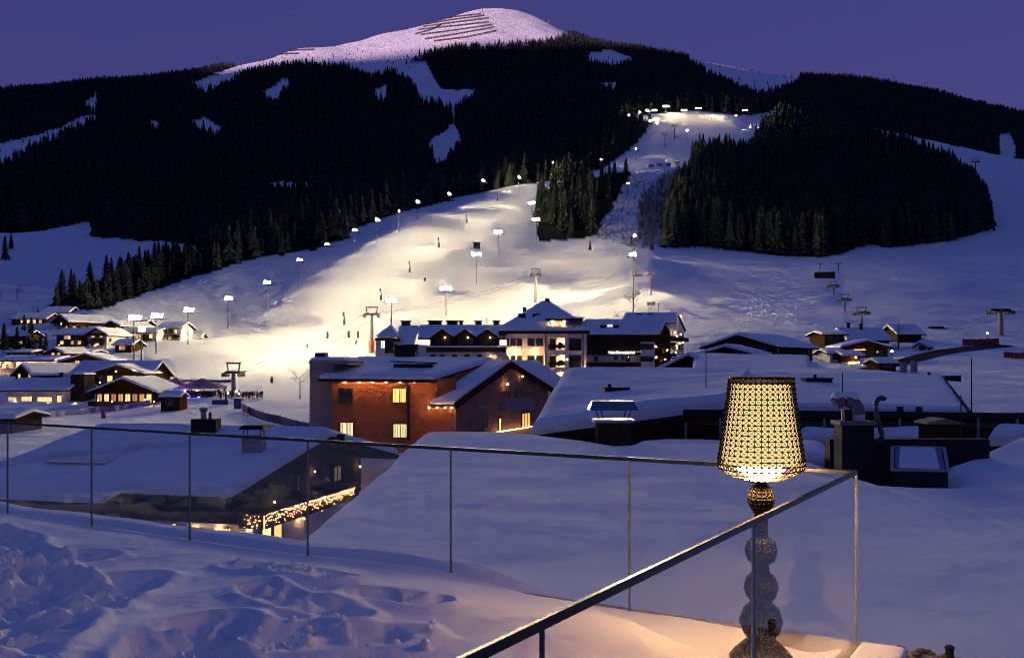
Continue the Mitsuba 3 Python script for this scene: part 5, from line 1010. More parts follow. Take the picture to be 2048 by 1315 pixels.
    a, b, t = P(1341, 648, Zb + 1), P(1368, 660, Zb + 16), P(1355, 631, Zb + 8); m = MB(); m.prism([P(1339, 730, Zb + 1), np.array([b[0], b[1], zz(735, Zb + 16)]), b, t, a], (0, 0, 0), (-.4, .2, 0)); m.put('gable_wall', 'mat_plaster', k2)
    for px, py, zq in ((1344, 665, 2), (1349, 672, 5), (1356, 668, 8), (1347, 690, 4), (1354, 686, 7), (1361, 684, 11), (1346, 704, 3), (1357, 632.5, 7.5)): lamp_glow(k2, P(px, py, Zb + zq) + [.5, -.5, 0], .14, np.array([1, .62, .28]) * 50, .012)
    for i, (px, zq) in enumerate(((1344, 3), (1351, 6.6), (1359, 10.5))):
        for py in (672, 690): wall_win(k2, px, px + 4.5, Zb + zq - .35, Zb + zq + 2.2, py, py + 9, LITS[2] if (i + int(py)) % 2 else None, 0, proud=.14)
    m = MB(); m.hexa([P(1341, 681, Zb + 1), P(1367, 684, Zb + 15), P(1367, 684, Zb + 15) + [1.2, 0, 0], P(1341, 681, Zb + 1) + [1.2, 0, 0]], [x + [0, 0, .9] for x in (P(1341, 681, Zb + 1), P(1367, 684, Zb + 15), P(1367, 684, Zb + 15) + [1.2, 0, 0], P(1341, 681, Zb + 1) + [1.2, 0, 0])]); m.put('side_balcony', 'mat_dark_wood', k2)
    for px in (1278, 1300): m = MB(); a = P(px, 634, Zb + 6); m.box(a + [-.5, -.6, -.6], a + [.5, .6, .8]); m.put('roof_vent', 'mat_metal', k2)
    for px in (1297, 1317): m = MB(); a = P(px, 629, Zb + 8); m.tube([a, a + [0, 0, 2.6]], .06, 5); m.beam(a + [-.5, 0, 2.3], a + [.5, 0, 2.3], .08); m.put('antenna', 'mat_metal', k2)
hotel_right()

# ---------------------------------------------------------------- front chalet below the terrace, left
def front_chalet():
    k = thing('front_chalet', 'broad dark chalet under deep snow just beyond the glass with string lights on its balcony', 'chalet'); fr = Fr((-13.57, 45, -4.75), -14.5); L = lambda *p: fr(p)
    slab_roof(k, fr([(-16.6, 0, 0), (0, 0, 0), (0, 11, 2.16), (-16.6, 11, 2.16)]), .55, .3, 'mat_dark_wood', 31, 22, no=(3,)); slab_roof(k, fr([(-16.6, 11, 2.16), (0, 11, 2.16), (0, 22, 0), (-16.6, 22, 0)]), .55, .3, 'mat_dark_wood', 32, 20, no=(2,))
    slab_roof(k, fr([(-17.4, -1.4, -.32), (-6.3, -1.4, -.32), (-6.3, .3, .01), (-17.4, .3, .01)]), .55, .3, 'mat_dark_wood', 33, 14, no=(3,))
    m = MB(fr); m.prism([(-1.2, 4.0, -2.06), (-1.2, 18, -2.06), (-1.2, 18, .5), (-1.2, 11, 1.85), (-1.2, 4.0, .48)], (0, 0, 0), (-14, 0, 0)); m.put('upper_wall', 'mat_dark_wood', k)
    m = MB(fr); m.box((-15.1, 4.1, -9), (-1.3, 17.9, -2.06)); m.put('lower_wall', 'mat_plaster', k)
    m = MB(fr); m.box((-15.2, 1.2, -1.35), (-8.2, 3.99, -.45)); m.put('front_balcony', 'mat_dark_wood', k); m = MB(fr); m.box((-8.19, 2.4, -1.70), (-1.21, 3.99, -.8)); m.put('front_balcony', 'mat_dark_wood', k)
    m = MB(fr); m.box((-15.0, 1.4, -9), (-8.4, 4.0, -1.36)); m.put('lower_wall', 'mat_plaster', k)
    for i in range(9): m = MB(fr); y = 1.2; m.beam((-15.4 + i * 1.75, .5, -.1), (-15.4 + i * 1.75, 4.0, .55), .14, .2); m.put('rafter', 'mat_wood', k)
    # gable side: balcony with string lights, doors, lamps
    m = MB(fr); m.box((-1.19, 2.6, -1.98), (.25, 14.5, -1.84)); m.put('balcony', 'mat_dark_wood', k)
    for i in range(4): m = MB(fr); z = -1.82 + i * .155; m.box((.17, 2.6, z), (.23, 14.5, z + .135)); m.put('balcony_plank', 'mat_dark_wood', k)
    m = MB(fr); m.box((-1.19, 2.55, -1.83), (.2, 2.62, -1.22)); m.put('balcony_plank', 'mat_dark_wood', k)
    g = np.random.default_rng(8); m = MB(fr)
    for t in np.linspace(0, 1, 150):
        for _ in range(2): m.ball((.27, 2.7 + 11 * t, -1.22 - abs(g.normal(0, .25))), .028, 0)
    for t in np.linspace(0, 1, 22): m.ball((.1 - .9 * t + g.normal(0, .05), 2.5, -1.25 - g.uniform(0, .8)), .028, 0); m.ball((.27, 2.55, -1.3 - 1.2 * t), .026, 0)
    m.put('string_light', 'mat_lit', k, emit=np.array([1, .42, .16]) * 9, weight=.05, kind='stuff', label='warm string lights along the balcony rail')
    P4, P16 = fr((-1.2, 4, 0)), fr((-1.2, 16, 0)); kw = dict(xa=CX + P4[0] / P4[1] * F, xb=CX + P16[0] / P16[1] * F); Za, Zb = P4[1], P16[1]
    wall_win(k, 522, 541, Za, Zb, 1050, 1086, np.array([1, .72, .25]) * 1.6, 0, **kw); wall_win(k, 545, 562, Za, Zb, 1046, 1082, np.array([1, .70, .25]) * 1.1, 0, **kw); wall_win(k, 572, 588, Za, Zb, 950, 986, None, 0, **kw); wall_win(k, 592, 600, Za, Zb, 950, 986, None, 0, **kw); wall_win(k, 666, 681, Za, Zb, 932, 960, WARMW * .12, 1, **kw); wall_win(k, 648, 660, Za, Zb, 934, 960, None, 0, **kw)
    def onw(px, py, out=.25):
        c = (px - CX) / F; d = P16 - P4; t = (c * P4[1] - P4[0]) / (d[0] - c * d[1]); p = P4 + d * t; p[2] = CZ - (py - HY) / F * p[1]; return p + fr.R @ np.array([out, 0, 0])
    for px, py, s in ((622, 942, 1), (713, 932, 1), (600, 1036, 1.6), (541, 1003, .3)): lamp_glow(k, onw(px, py), .05, WARMW * 110 * s, .03)
    Fa, Fb = fr((-15.1, 4.1, 0)), fr((-1.3, 4.1, 0)); kf = dict(xa=CX + Fa[0] / Fa[1] * F, xb=CX + Fb[0] / Fb[1] * F)
    wall_win(k, 345, 354, Fa[1], Fb[1], 1046, 1064, np.array([1, .75, .3]) * 1.4, 0, **kf)
    def onf(px, py, out=.22):
        c = (px - CX) / F; d = Fb - Fa; t = (c * Fa[1] - Fa[0]) / (d[0] - c * d[1]); p = Fa + d * t; p[2] = CZ - (py - HY) / F * p[1]; return p + fr.R @ np.array([0, -out, 0])
    for px in (393, 438, 500): lamp_glow(k, onf(px, 1057), .05, WARMW * 120, .04); 
    lamp_glow(k, fr((-13.2, 1.15, -2.75)), .05, WARMW * 120, .03)
    # roof furniture
    kk = key_of('dormer', k); m = MB(fr); m.hexa([(-12.9, 2.8, .3), (-9.6, 2.8, .3), (-9.6, 6.5, 1.0), (-12.9, 6.5, 1.0)], [(-12.9, 2.8, 1.2), (-9.6, 2.8, 1.2), (-9.6, 6.5, 1.9), (-12.9, 6.5, 1.9)]); scene[kk] = mikit.ply(m.mesh(), 'mat_dark_wood')
    put('snow', snow_slab(fr([(-13.1, 2.5, 1.21), (-9.2, 2.5, 1.21), (-9.4, 6.8, 1.91), (-13.1, 6.8, 1.91)]), .5, 8, 6), 'mat_snow', kk, smooth=50)
    kk = key_of('chimney', k); m = MB(); a = P(412, 862, 56); m.box(a + [-.75, -.5, -.7], a + [.75, .5, .75]); scene[kk] = mikit.ply(m.mesh(), 'mat_metal'); m = MB(); m.tube([a + [-.15, 0, .75], a + [-.15, 0, 1.25]], .17, 8); m.lathe(a + [-.15, 0, 1.2], [(.17, 0), (.26, .05), (.26, .22), (.0, .25)], 10); m.put('pipe', 'mat_steel', kk); m = MB(); m.tube([a + [.25, 0, .75], a + [.25, 0, 1.15]], .09, 8); m.put('pipe', 'mat_metal', kk)
    kk = key_of('chimney', k); m = MB(); a = P(508, 893, 51); m.box(a + [-.55, -.45, -.6], a + [.55, .45, .62]); scene[kk] = mikit.ply(m.mesh(), 'mat_concrete'); m = MB()
    for x in (-.5, .42):
        for y in (-.4, .32): m.box(a + [x, y, .62], a + [x + .08, y + .08, .98])
    m.put('hood_leg', 'mat_steel', kk, kind='stuff'); m = MB(); m.hexa([a + [-.7, -.6, .98], a + [.7, -.6, .98], a + [.7, .6, .98], a + [-.7, .6, .98]], [a + [-.55, -.5, 1.2], a + [.6, -.5, 1.2], a + [.6, .5, 1.2], a + [-.55, .5, 1.2]]); m.put('hood', 'mat_metal', kk)
    m = MB(); a = P(532, 862, 57); m.box(a + [-.4, -.4, -.8], a + [.4, .4, .35]); m.put('vent', 'mat_metal', k); m = MB(); a = P(682, 878, 54.5); m.box(a + [-.22, -.22, -.4], a + [.22, .22, .3]); m.put('vent', 'mat_metal', k)
    t = thing('christmas_tree', 'small lit christmas tree before the front chalet wall', 'tree'); b = onf(478, 1092, 1.1); v, f = HIGH[1]
    put('crown', (v * [2.6, 2.6, 1.25] + b, f), 'mat_foliage', t); m = MB(); g = np.random.default_rng(4)
    for i in range(110): z = g.uniform(.08, .95); a = g.uniform(0, 6.28); r = .42 * (1 - z) + .04; m.ball(b + [r * math.cos(a), r * math.sin(a), z * 1.2], .022, 0)
    m.put('fairy_light', 'mat_lit', t, emit=np.array([1, .40, .15]) * 9, weight=.02, kind='stuff')
front_chalet()

# ---------------------------------------------------------------- long roof with sheltered loggia, right
def long_house():
    k = thing('long_house', 'long low building with a huge snow roof and a dark loggia behind the lamp', 'building')
    A, B, E_, Ff, G2, G = P(1060, 872, 35), P(1450, 818, 36), P(1936, 831, 36.5), P(1886, 759, 58), P(1500, 754, 56), P(1126, 754, 55)
    slab_roof(k, [A, B, G2, G], .62, .3, 'mat_dark_wood', 41, 18, no=(1,)); slab_roof(k, [B, E_, Ff, G2], .32, .3, 'mat_dark_wood', 42, 18, no=(3,))
    wall_quad(k, [P(1075, 935, 36.6), P(1450, 935, 36.8), P(1450, 824, 36.6), P(1075, 878, 36.2)], .4, 'mat_wood', 'gable_wall')
    m = MB(); a, b = P(1365, 935, 38), P(2120, 826, 38); m.box([a[0], 38, a[2]], [b[0], 38.5, b[2]]); m.put('loggia_wall', 'mat_dark_wood', k)
    m = MB(); m.beam(P(1366, 824, 35.9), P(2120, 832, 35.9), .25, .22); m.put('edge_beam', 'mat_metal', k)
    m = MB(); m.beam(P(1366, 830, 36.3), P(2120, 838, 36.3), .5, .06); m.put('gutter', 'mat_metal', k)
    for px in (1371, 1440, 1648, 1799, 1956, 2034): m = MB(); m.tube([P(px, 836, 36.0), P(px, 884, 36.0)], .055, 8); m.put('post', 'mat_steel', k)
    for y in (848, 853): m = MB(); m.beam(P(1366, y - 6, 36.15), P(2100, y, 36.15), .04, .05); m.put('rail', 'mat_grey', k)
    m = MB(); a, b = P(1060, 935, 33.9), P(2100, 884, 33.9); m.box([a[0], 33.9, a[2]], [b[0], 34.3, b[2]]); m.put('parapet', 'mat_metal', k)
    put('terrace_snow', snow_slab([P(1600, 884, 33.5), P(1858, 884, 33.5), P(1860, 872, 35.6), P(1600, 868, 35.6)], .42, 12, 5, .6), 'mat_snow', k, smooth=50); put('terrace_snow', snow_slab([P(1975, 888, 33.4), P(2110, 888, 33.4), P(2110, 868, 35.6), P(1990, 868, 35.6)], .5, 8, 6, .6), 'mat_snow', k, smooth=50)
    # dark slot with arched roof light, boxes, vents and masts on the roof
    m = MB(); m.hexa([P(1346, 801, 41), P(1470, 806, 41), P(1470, 783, 43), P(1350, 786, 43)], [P(1346, 779, 41), P(1470, 784, 41), P(1470, 781, 43), P(1350, 777, 43)]); m.put('roof_slot', 'mat_metal', k)
    kk = key_of('arched_roof_light', k); a = P(1375, 802, 40); r = 29 / F * 40; th = np.linspace(0, np.pi, 13); m = MB(); poly = np.stack([r * np.cos(th), 0 * th, .62 * r * np.sin(th)], 1); m.prism(poly, a, (0, 1.0, 0)); scene[kk] = mikit.ply(m.mesh(), 'mat_skylight')
    m = MB(); m.tube(poly * 1.03 + a - [0, .02, 0], .025, 6); m.put('rim', 'mat_steel', kk)
    def chim(label, px0, px1, y0, y1, Z, d=.9, cap=True, pipe=None, mat='mat_metal'):
        t = thing('chimney', label, 'chimney'); a, b = P(px0, y1, Z), P(px1, y0, Z); m = MB(); m.box([a[0], Z, a[2] - .5], [b[0], Z + d, b[2]]); m.put('shaft', mat, t)
        if cap: m = MB(); m.box([a[0] - .06, Z - .06, b[2] + .002], [b[0] + .06, Z + d + .06, b[2] + .07]); m.put('cap', 'mat_metal', t)
        if pipe: m = MB(); p = P(pipe[0], y0, Z + d / 2); m.tube([p, p + [0, 0, (y0 - pipe[1]) / F * Z]], .09, 8); m.put('pipe', 'mat_metal', t)
    chim('dark square chimney with a short pipe on the long snow roof behind the hooded one', 1210, 1258, 777, 803, 42, pipe=(1219, 767)); chim('dark flat roof box with a pipe right behind the lamp shade', 1613, 1665, 758, 784, 48, pipe=(1630, 748)); chim('small dark vent box on the far edge of the long snow roof', 1455, 1484, 748, 756, 54, pipe=(1477, 741), cap=False); chim('low dark hatch on the long roof above the lamp shade', 1533, 1569, 748, 758, 55)
    t = thing('hooded_chimney', 'dark brick chimney with a sheet metal hood on thin legs', 'chimney'); Z = 30.5; a, b = P(1196, 920, Z), P(1262, 845, Z); m = MB(); m.box([a[0], Z, a[2] - .6], [b[0], Z + .9, b[2]]); m.put('shaft', 'mat_brick', t)
    c = P(1229, 845, Z); m = MB(); m.box([a[0] - .12, Z - .1, b[2] + .002], [b[0] + .1, Z + 1.0, b[2] + .10]); m.put('cap_plate', 'mat_steel', t)
    for px in (1198, 1207, 1247, 1257): m = MB(); m.tube([P(px, 838, Z + (.1 if px in (1198, 1257) else .8)), P(px + (-6 if px < 1220 else 5), 818, Z + (.1 if px in (1198, 1257) else .8))], .02, 6); m.put('leg', 'mat_metal', t)
    h0, h1 = P(1179, 820, Z), P(1276, 802, Z); m = MB(); m.hexa([[h0[0], Z - .15, h0[2]], [h1[0], Z - .15, h0[2]], [h1[0], Z + 1.1, h0[2]], [h0[0], Z + 1.1, h0[2]]], [[h0[0] + .12, Z + .12, h1[2]], [h1[0] - .12, Z + .12, h1[2]], [h1[0] - .12, Z + .8, h1[2]], [h0[0] + .12, Z + .8, h1[2]]]); m.put('hood', 'mat_hood', t)
    def mast(label, px, y0, y1, Z, r=.018): m = MB(); m.tube([P(px, y1 + 4, Z), P(px, y0, Z)], [r * 1.4, r], 5); m.put('antenna_mast', 'mat_metal', label=label, cat='antenna')
    mast('tall thin lightning rod on the long roof left of the lamp shade', 1412, 692, 802, 41); mast('tall thin rod at the right end of the long roof', 1943, 716, 838, 36.2); mast('short thin rod above the vent with the elbow duct', 1685, 745, 812, 36); mast('thin rod beside the little dark hut', 1922, 790, 882, 27)
    for px, lb in ((1804, 'first'), (1842, 'second')): chim(lb + ' tiny dark vent on the loggia edge right of the elbow duct', px - 4, px + 3, 813, 829, 36, .3, cap=False)
    t = thing('gantry', 'dark steel gantry with a slanting strut at the right end of the long roof', 'gantry'); m = MB(); m.hexa([P(1836, 757, 57), P(1922, 763, 57), P(1922, 761, 59), P(1836, 755, 59)], [P(1836, 753, 57), P(1922, 751, 57), P(1922, 750, 59), P(1836, 752, 59)]); m.put('beam', 'mat_metal', t); m = MB(); m.beam(P(1884, 757, 57), P(1937, 828, 36.6), .22, .25); m.put('strut', 'mat_metal', t); m = MB(); m.tube([P(1858, 753, 57), P(1858, 744, 57)], .1, 6); m.put('vent_pipe', 'mat_metal', t)
diffuse('mat_skylight', (.10, .12, .15)); princ('mat_hood', (.12, .17, .22), .35, metallic=.5)
def brick_tone(p, n, uv):
    v = p.z / .075; off = .5 * (dr.floor(v) - 2 * dr.floor(v / 2)); u = (p.x + p.y) / .25 + off
    c = cell_rand(u, v); mortar = dr.minimum(dr.abs(u - dr.floor(u) - .5), .5); return mix((.035, .028, .026), (.075, .052, .045), c)
diffuse('mat_brick', proc(brick_tone))
long_house()

def vent_unit():
    Z = 22.0; t = thing('vent_unit', 'dark ventilation unit with curved elbow duct and S shaped pipe right of the lamp', 'ventilation unit')
    a, b = P(1684, 950, Z), P(1748, 850, Z); m = MB(); m.box([a[0], Z, a[2] - .6], [b[0], Z + .55, b[2]]); m.put('housing', 'mat_metal', t)
    m = MB(); m.box([a[0] - .06, Z - .06, b[2] + .002], [b[0] + .06, Z + .62, b[2] + .09]); m.put('lid', 'mat_grey', t)
    c = P(1717, 843, Z + .3); m = MB(); m.tube([c, c + [0, 0, .18]], .15, 14); m.put('collar', 'mat_white', t)
    th = np.linspace(0, np.pi * .70, 14); R = .34; arc = np.stack([-R + R * np.cos(th), 0 * th, .18 + R * np.sin(th)], 1) + c; tip = arc[-1] + (arc[-1] - arc[-2]) * .8
    m = MB(); m.tube(np.vstack([arc, tip]), np.append(np.full(14, .16), .16), 14); m.put('elbow_duct', 'mat_duct', t)
    put('duct_snow', snow_slab([c + [-.62, -.13, .62], c + [-.02, -.13, .60], c + [-.02, .13, .60], c + [-.62, .13, .62]], .10, 4, 2), 'mat_snow', t, smooth=60)
    for px in (1684, 1707): m = MB(); m.beam(P(px, 846, Z + .1), P(px, 814, Z + .1), .025); m.put('stay', 'mat_steel', t)
    m = MB(); m.box(P(1689, 846, Z + .3), P(1702, 818, Z + .5)); m.put('motor', 'mat_metal', t)
    p = np.array([P(x, y, Z + .2) for x, y in ((1745, 880), (1757, 880), (1764, 873), (1762, 862), (1757, 845), (1753, 825), (1752, 810), (1754, 801), (1760, 796), (1766, 796), (1770, 799))]); from scipy.interpolate import CubicSpline
    p = CubicSpline(np.arange(len(p)), p)(np.linspace(0, len(p) - 1, 40)); m = MB(); m.tube(p, .060, 12); m.put('bent_pipe', 'mat_duct_dark', t)
    t = thing('roof_light', 'dark framed roof light with snow dusted glass sunk in the snow at the right', 'skylight'); Z = 20.0
    q = [P(1784, 940, Z), P(1896, 942, Z), P(1888, 896, Z + 1.35), P(1785, 894, Z + 1.35)]; m = MB(); m.hexa([x - [0, 0, .9] for x in q], q); m.put('curb', 'mat_metal', t)
    c = np.mean(q, 0); i = [c + (x - c) * .9 + [0, 0, .02] for x in q]; m = MB(); m.hexa([x + [0, 0, -.012] for x in i], i); m.put('glazing', 'mat_frosted', t)
    for u, v in zip(q, q[1:] + q[:1]): m = MB(); m.beam(u + [0, 0, .012], v + [0, 0, .012], .07, .05); m.put('frame', 'mat_steel', t)
    put('snow', snow_slab([i[0] + (i[1] - i[0]) * .08 + [0, 0, .01], i[0] + (i[1] - i[0]) * .9 + [0, 0, .01], i[3] + (i[2] - i[3]) * .85 + [0, 0, .01], i[3] + (i[2] - i[3]) * .1 + [0, 0, .01]], .03, 6, 3, .9), 'mat_snow', t, smooth=60)
    t = thing('roof_hut', 'little dark roof housing with a shallow gabled lid behind the roof light', 'roof housing'); Z = 28.0; a, b = P(1860, 880, Z), P(1918, 848, Z); m = MB(); m.box([a[0], Z, a[2] - .6], [b[0], Z + .8, b[2]]); m.put('wall', 'mat_dark_wood', t)
    m = MB(); m.prism([[a[0] - .1, Z - .1, b[2] + .002], [b[0] + .1, Z - .1, b[2] + .002], [b[0] + .1, Z - .1, b[2] + .06], [(a[0] + b[0]) / 2, Z - .1, b[2] + .18], [a[0] - .1, Z - .1, b[2] + .06]], (0, 0, 0), (0, 1.0, 0)); m.put('lid', 'mat_grey', t)
    # pit wall round the unit
    m = MB(); a, b = P(1660, 985, 23.4), P(1900, 886, 23.4); m.box([a[0], 23.4, a[2]], [b[0] + 1.0, 23.8, b[2] + .1]); k = thing('pit_wall', 'dark low wall behind ventilation unit and roof light', 'wall'); m.put('wall', 'mat_metal', k)
princ('mat_duct', (.22, .17, .17), .45, metallic=.4); princ('mat_duct_dark', (.06, .07, .09), .4, metallic=.3); princ('mat_frosted', (.10, .12, .20), .4)
vent_unit()

# ---------------------------------------------------------------- right village
def bare_tree(label, b, h, seed, mat='mat_twig', spread=.5, cone=False):
    g = np.random.default_rng(seed); k = thing('bare_tree', label, 'tree'); m = MB(); b = np.asarray(b, float)
    m.tube([b - [0, 0, .4], b + [0, 0, h * .5], b + [.02 * h, 0, h * (1.0 if cone else .72)]], [h * .020, h * .013, h * .004], 6, False); m.put('trunk', 'mat_bark', k); m = MB()
    def br(p, d, l, r, n):
        q = p + d * l; m.tube([p, (p + q) / 2 + g.normal(0, .04, 3) * l, q], [r, r * .7, r * .4], 3, False)
        if n: 
            for _ in range(3): e = d + g.normal(0, .42, 3); e[2] = abs(e[2]) * (.4 if cone else 1) + (.0 if cone else .15); br(p + d * l * g.uniform(.45, 1), e / np.linalg.norm(e), l * g.uniform(.5, .75), r * .6, n - 1)
    for i in range(34 if cone else 13):
        t = g.uniform(.18, .97) if cone else g.uniform(.30, .72); a = g.uniform(0, 6.28); up = .12 if cone else .75
        d = np.array([math.cos(a), math.sin(a), up]); br(b + [0, 0, h * t], d / np.linalg.norm(d), h * (spread * .42 * (1.02 - t) + .02 if cone else spread * .42), h * .005, 2 if cone else 3)
    m.put('branches', mat, k, kind='stuff')
def village_right():
    c = hpx
    c('barn', 'large brown barn with a wide snow roof at the right of the hotel', 1418, 1540, 694, 668, 722, 150, 17, 'y', -38, W=11.5, nw=(1, 2, 0), cat='barn')
    c('shed', 'low brown gable shed before the large barn', 1398, 1508, 711, 691, 722, 132, 9, 'y', -26, W=7.6, nw=(1, 2, 0), cat='shed')
    c('chalet', 'brown chalet gable with a lit lamp between hotel annex and flat roofs', 1316, 1440, 741, 708, 760, 118, 10, 'y', -18, W=7.0, nw=(1, 2, .4))
    k = thing('flat_snow_roof', 'flat roof under smooth snow in the middle distance right of the hotel', 'roof'); slab_roof(k, [P(1384, 746, 100), P(1622, 746, 100), P(1619, 716, 126), P(1387, 711, 126)], .45, .5, 'mat_dark_wood', 51, 14); m = MB(); a, b = P(1384, 770, 101), P(1622, 749, 101); m.box([a[0], 101, a[2]], [b[0], 124, b[2]]); m.put('wall', 'mat_dark_wood', k)
    k = thing('sloped_snow_roof', 'sloping snow roof with dark wall right of the flat roof', 'roof'); slab_roof(k, [P(1560, 746, 103), P(1676, 751, 103), P(1628, 728, 124), P(1548, 722, 124)], .45, .5, 'mat_dark_wood', 52, 10); m = MB(); a, b = P(1622, 775, 104), P(1673, 753, 104); m.box([a[0], 104, a[2]], [b[0], 118, b[2]]); m.put('wall', 'mat_dark_wood', k)
    k = thing('low_snow_roof', 'low snow roof between the long roof and the flat roof', 'roof'); slab_roof(k, [P(1290, 756, 66), P(1860, 758, 66), P(1700, 744, 88), P(1330, 746, 88)], .4, .4, 'mat_dark_wood', 53, 16); m = MB(); a, b = P(1295, 775, 67), P(1850, 762, 67); m.box([a[0], 67, a[2]], [b[0], 80, b[2]]); m.put('wall', 'mat_dark_wood', k)
    c('flat_roof_house', 'dark flat roofed building behind the barn', 1641, 1697, 670, 666, 694, 205, 10, nw=(1, 3, 0), cat='building')
    c('chalet', 'long snow roofed chalet behind the lit shop', 1690, 1786, 680, 657, 700, 215, 13, nw=(1, 4, .0), chim=2)
    k, fr = c('chalet', 'broad dark gable chalet with a short row of string lights above the shop', 1678, 1784, 695, 680, 724, 196, 12, 'y', 0, split=2.4, nw=(1, 4, .0))
    m = MB(); g = np.random.default_rng(2)
    for i in range(34): m.ball(P(1708 + i * .7, 699 + g.normal(0, .5), 195.4), .05, 0)
    m.put('string_light', 'mat_lit', k, emit=np.array([1, .38, .12]) * 9, weight=.01, kind='stuff')
    k, fr = c('shop', 'small shop with a glaring yellow shop window lighting the snow before it', 1686, 1724, 712, 703, 738, 186, 7, split=1.2, upper='mat_wood', nw=(1, 1, 0), cat='shop', wins=[('f', .7 + i * .82, -2.4 + j * .75, .6, .6, np.array([1, .72, .22]) * 3.5) for i in range(3) for j in range(2)])
    lamp_glow(k, fr((.3, -1.0, -.3)), .12, np.array([1, .7, .25]) * 240, .03)
    c('house', 'small pale house wing left of the lit shop', 1658, 1690, 708, 698, 728, 190, 8, upper='mat_plaster', nw=(1, 2, 0))
    c('chalet', 'dark chalet with a steep dark gable on its right behind the bare larch', 1790, 1850, 668, 650, 702, 226, 10, nw=(1, 3, 0))
    c('chapel', 'tiny pale chapel like hut with a steep snow roof beside the road', 1830, 1850, 694, 683, 708, 206, 5, 'y', -38, W=2.6, upper='mat_plaster', nw=(1, 1, 0), over=.4, cat='hut')
    c('hut', 'low brown hut under snow by the road bend', 1753, 1797, 728, 721, 746, 166, 6, nw=(1, 2, 0), over=.5, cat='hut')
    bare_tree('tall bare larch in the right village', P(1797, 716, 208), 8.6, 3, spread=.75, cone=True); bare_tree('leafless bush tree beside the tiny chapel hut', P(1846, 702, 215), 4.0, 5); bare_tree('leafless tree behind the right street light', P(1888, 696, 250), 4.2, 6)
    bare_tree('pale leafless tree at the right border of the lit piste behind the annex', P(1266, 640, 212), 7.0, 7, spread=.62); bare_tree('leafless bush left of the annex roof', P(1240, 648, 216), 3.0, 8, spread=.9)
    bare_tree('leafless tree among the strip of spruces', hit(219, 580), 11, 9, spread=.75); bare_tree('leafless tree alone on the left snowfield', hit(34, 602), 7.5, 10, spread=.6); bare_tree('leafless tree at the left edge of the snowfield', hit(3, 602), 5, 11, spread=.6); bare_tree('bare shrub left of the red house', P(600, 792, 118), 3.6, 12, spread=.8); bare_tree('leafless bush at the foot of the third left mast', P(398, 682, 322), 4, 13, spread=.8)
    for px, py0, py1, Z, lb in ((1871, 696, 680, 240, 'round street light below the lift pylon at the right'), (1784, 722, 702, 192, 'street light at the right corner of the broad gable chalet'), (1975, 692, 666, 236, 'slim street light on the snow near the large pylon')):
        t = thing('street_lamp', lb, 'street lamp'); a, b = P(px, py0, Z), P(px, py1, Z); m = MB(); m.tube([a - [0, 0, .5], b], .06, 6); m.put('pole', 'mat_metal', t); m = MB(); m.ball(b, .24, 1); m.put('globe', 'mat_lit', t, emit=np.array([1, .8, .55]) * 26, weight=.02)
    for px, y0, y1, lb in ((1809, 726, 756, 'left'), (1830, 722, 758, 'right')): t = thing('concrete_post', lb + ' of two stout pale posts standing behind the long roof', 'post', None); m = MB(); a, b = P(px - 5, y1 + 6, 112), P(px + 5, y0, 112); m.box([a[0], 112, a[2]], [b[0], 112.6, b[2]]); m.put('shaft', 'mat_concrete', t); m = MB(); m.box([a[0] - .05, 111.95, b[2] + .002], [b[0] + .05, 112.65, b[2] + .08]); m.put('cap', 'mat_grey', t)
    t = thing('kiosk', 'small dark kiosk beside the large pylon at the right', 'kiosk'); a, b = P(2014, 692, 240), P(2027, 677, 240); m = MB(); m.box([a[0], 240, a[2] - .5], [b[0], 242, b[2]]); m.put('wall', 'mat_grey', t); m = MB(); m.box([a[0] - .2, 239.8, b[2] + .002], [b[0] + .2, 242.2, b[2] + .2]); m.put('roof', 'mat_metal', t)
    # road up to the right
    pts = [hit(x, y) for x, y in ((1700, 744), (1740, 738), (1790, 728), (1830, 718), (1858, 710), (1900, 702), (1960, 695), (2010, 691))]; V = []
    for i, p in enumerate(pts):
        d = pts[min(i + 1, len(pts) - 1)] - pts[max(i - 1, 0)]; n = np.array([-d[1], d[0]]) / np.hypot(d[0], d[1]) * 2.6
        for s in (-1, 1): x, y = p[0] + s * n[0], p[1] + s * n[1]; V.append([x, y, gz(x, y) + .12])
    V = np.array(V); f = np.array([[2 * i, 2 * i + 2, 2 * i + 3, 2 * i + 1] for i in range(len(pts) - 1)]); f = f[:, ::-1] if np.cross(V[2] - V[0], V[1] - V[0])[2] < 0 else f
    nn = np.cross(V[f[0, 1]] - V[f[0, 0]], V[f[0, 2]] - V[f[0, 0]]); f = f if nn[2] > 0 else f[:, ::-1]
    put('road', (V, f), 'mat_road', kind='structure', label='brown cleared road climbing to the right')
def road_tone(p, n, uv): return mix((.05, .035, .025), (.16, .12, .10), fbm(p.x * .6, p.y * .6, 0., 4))
diffuse('mat_road', proc(road_tone))
village_right()

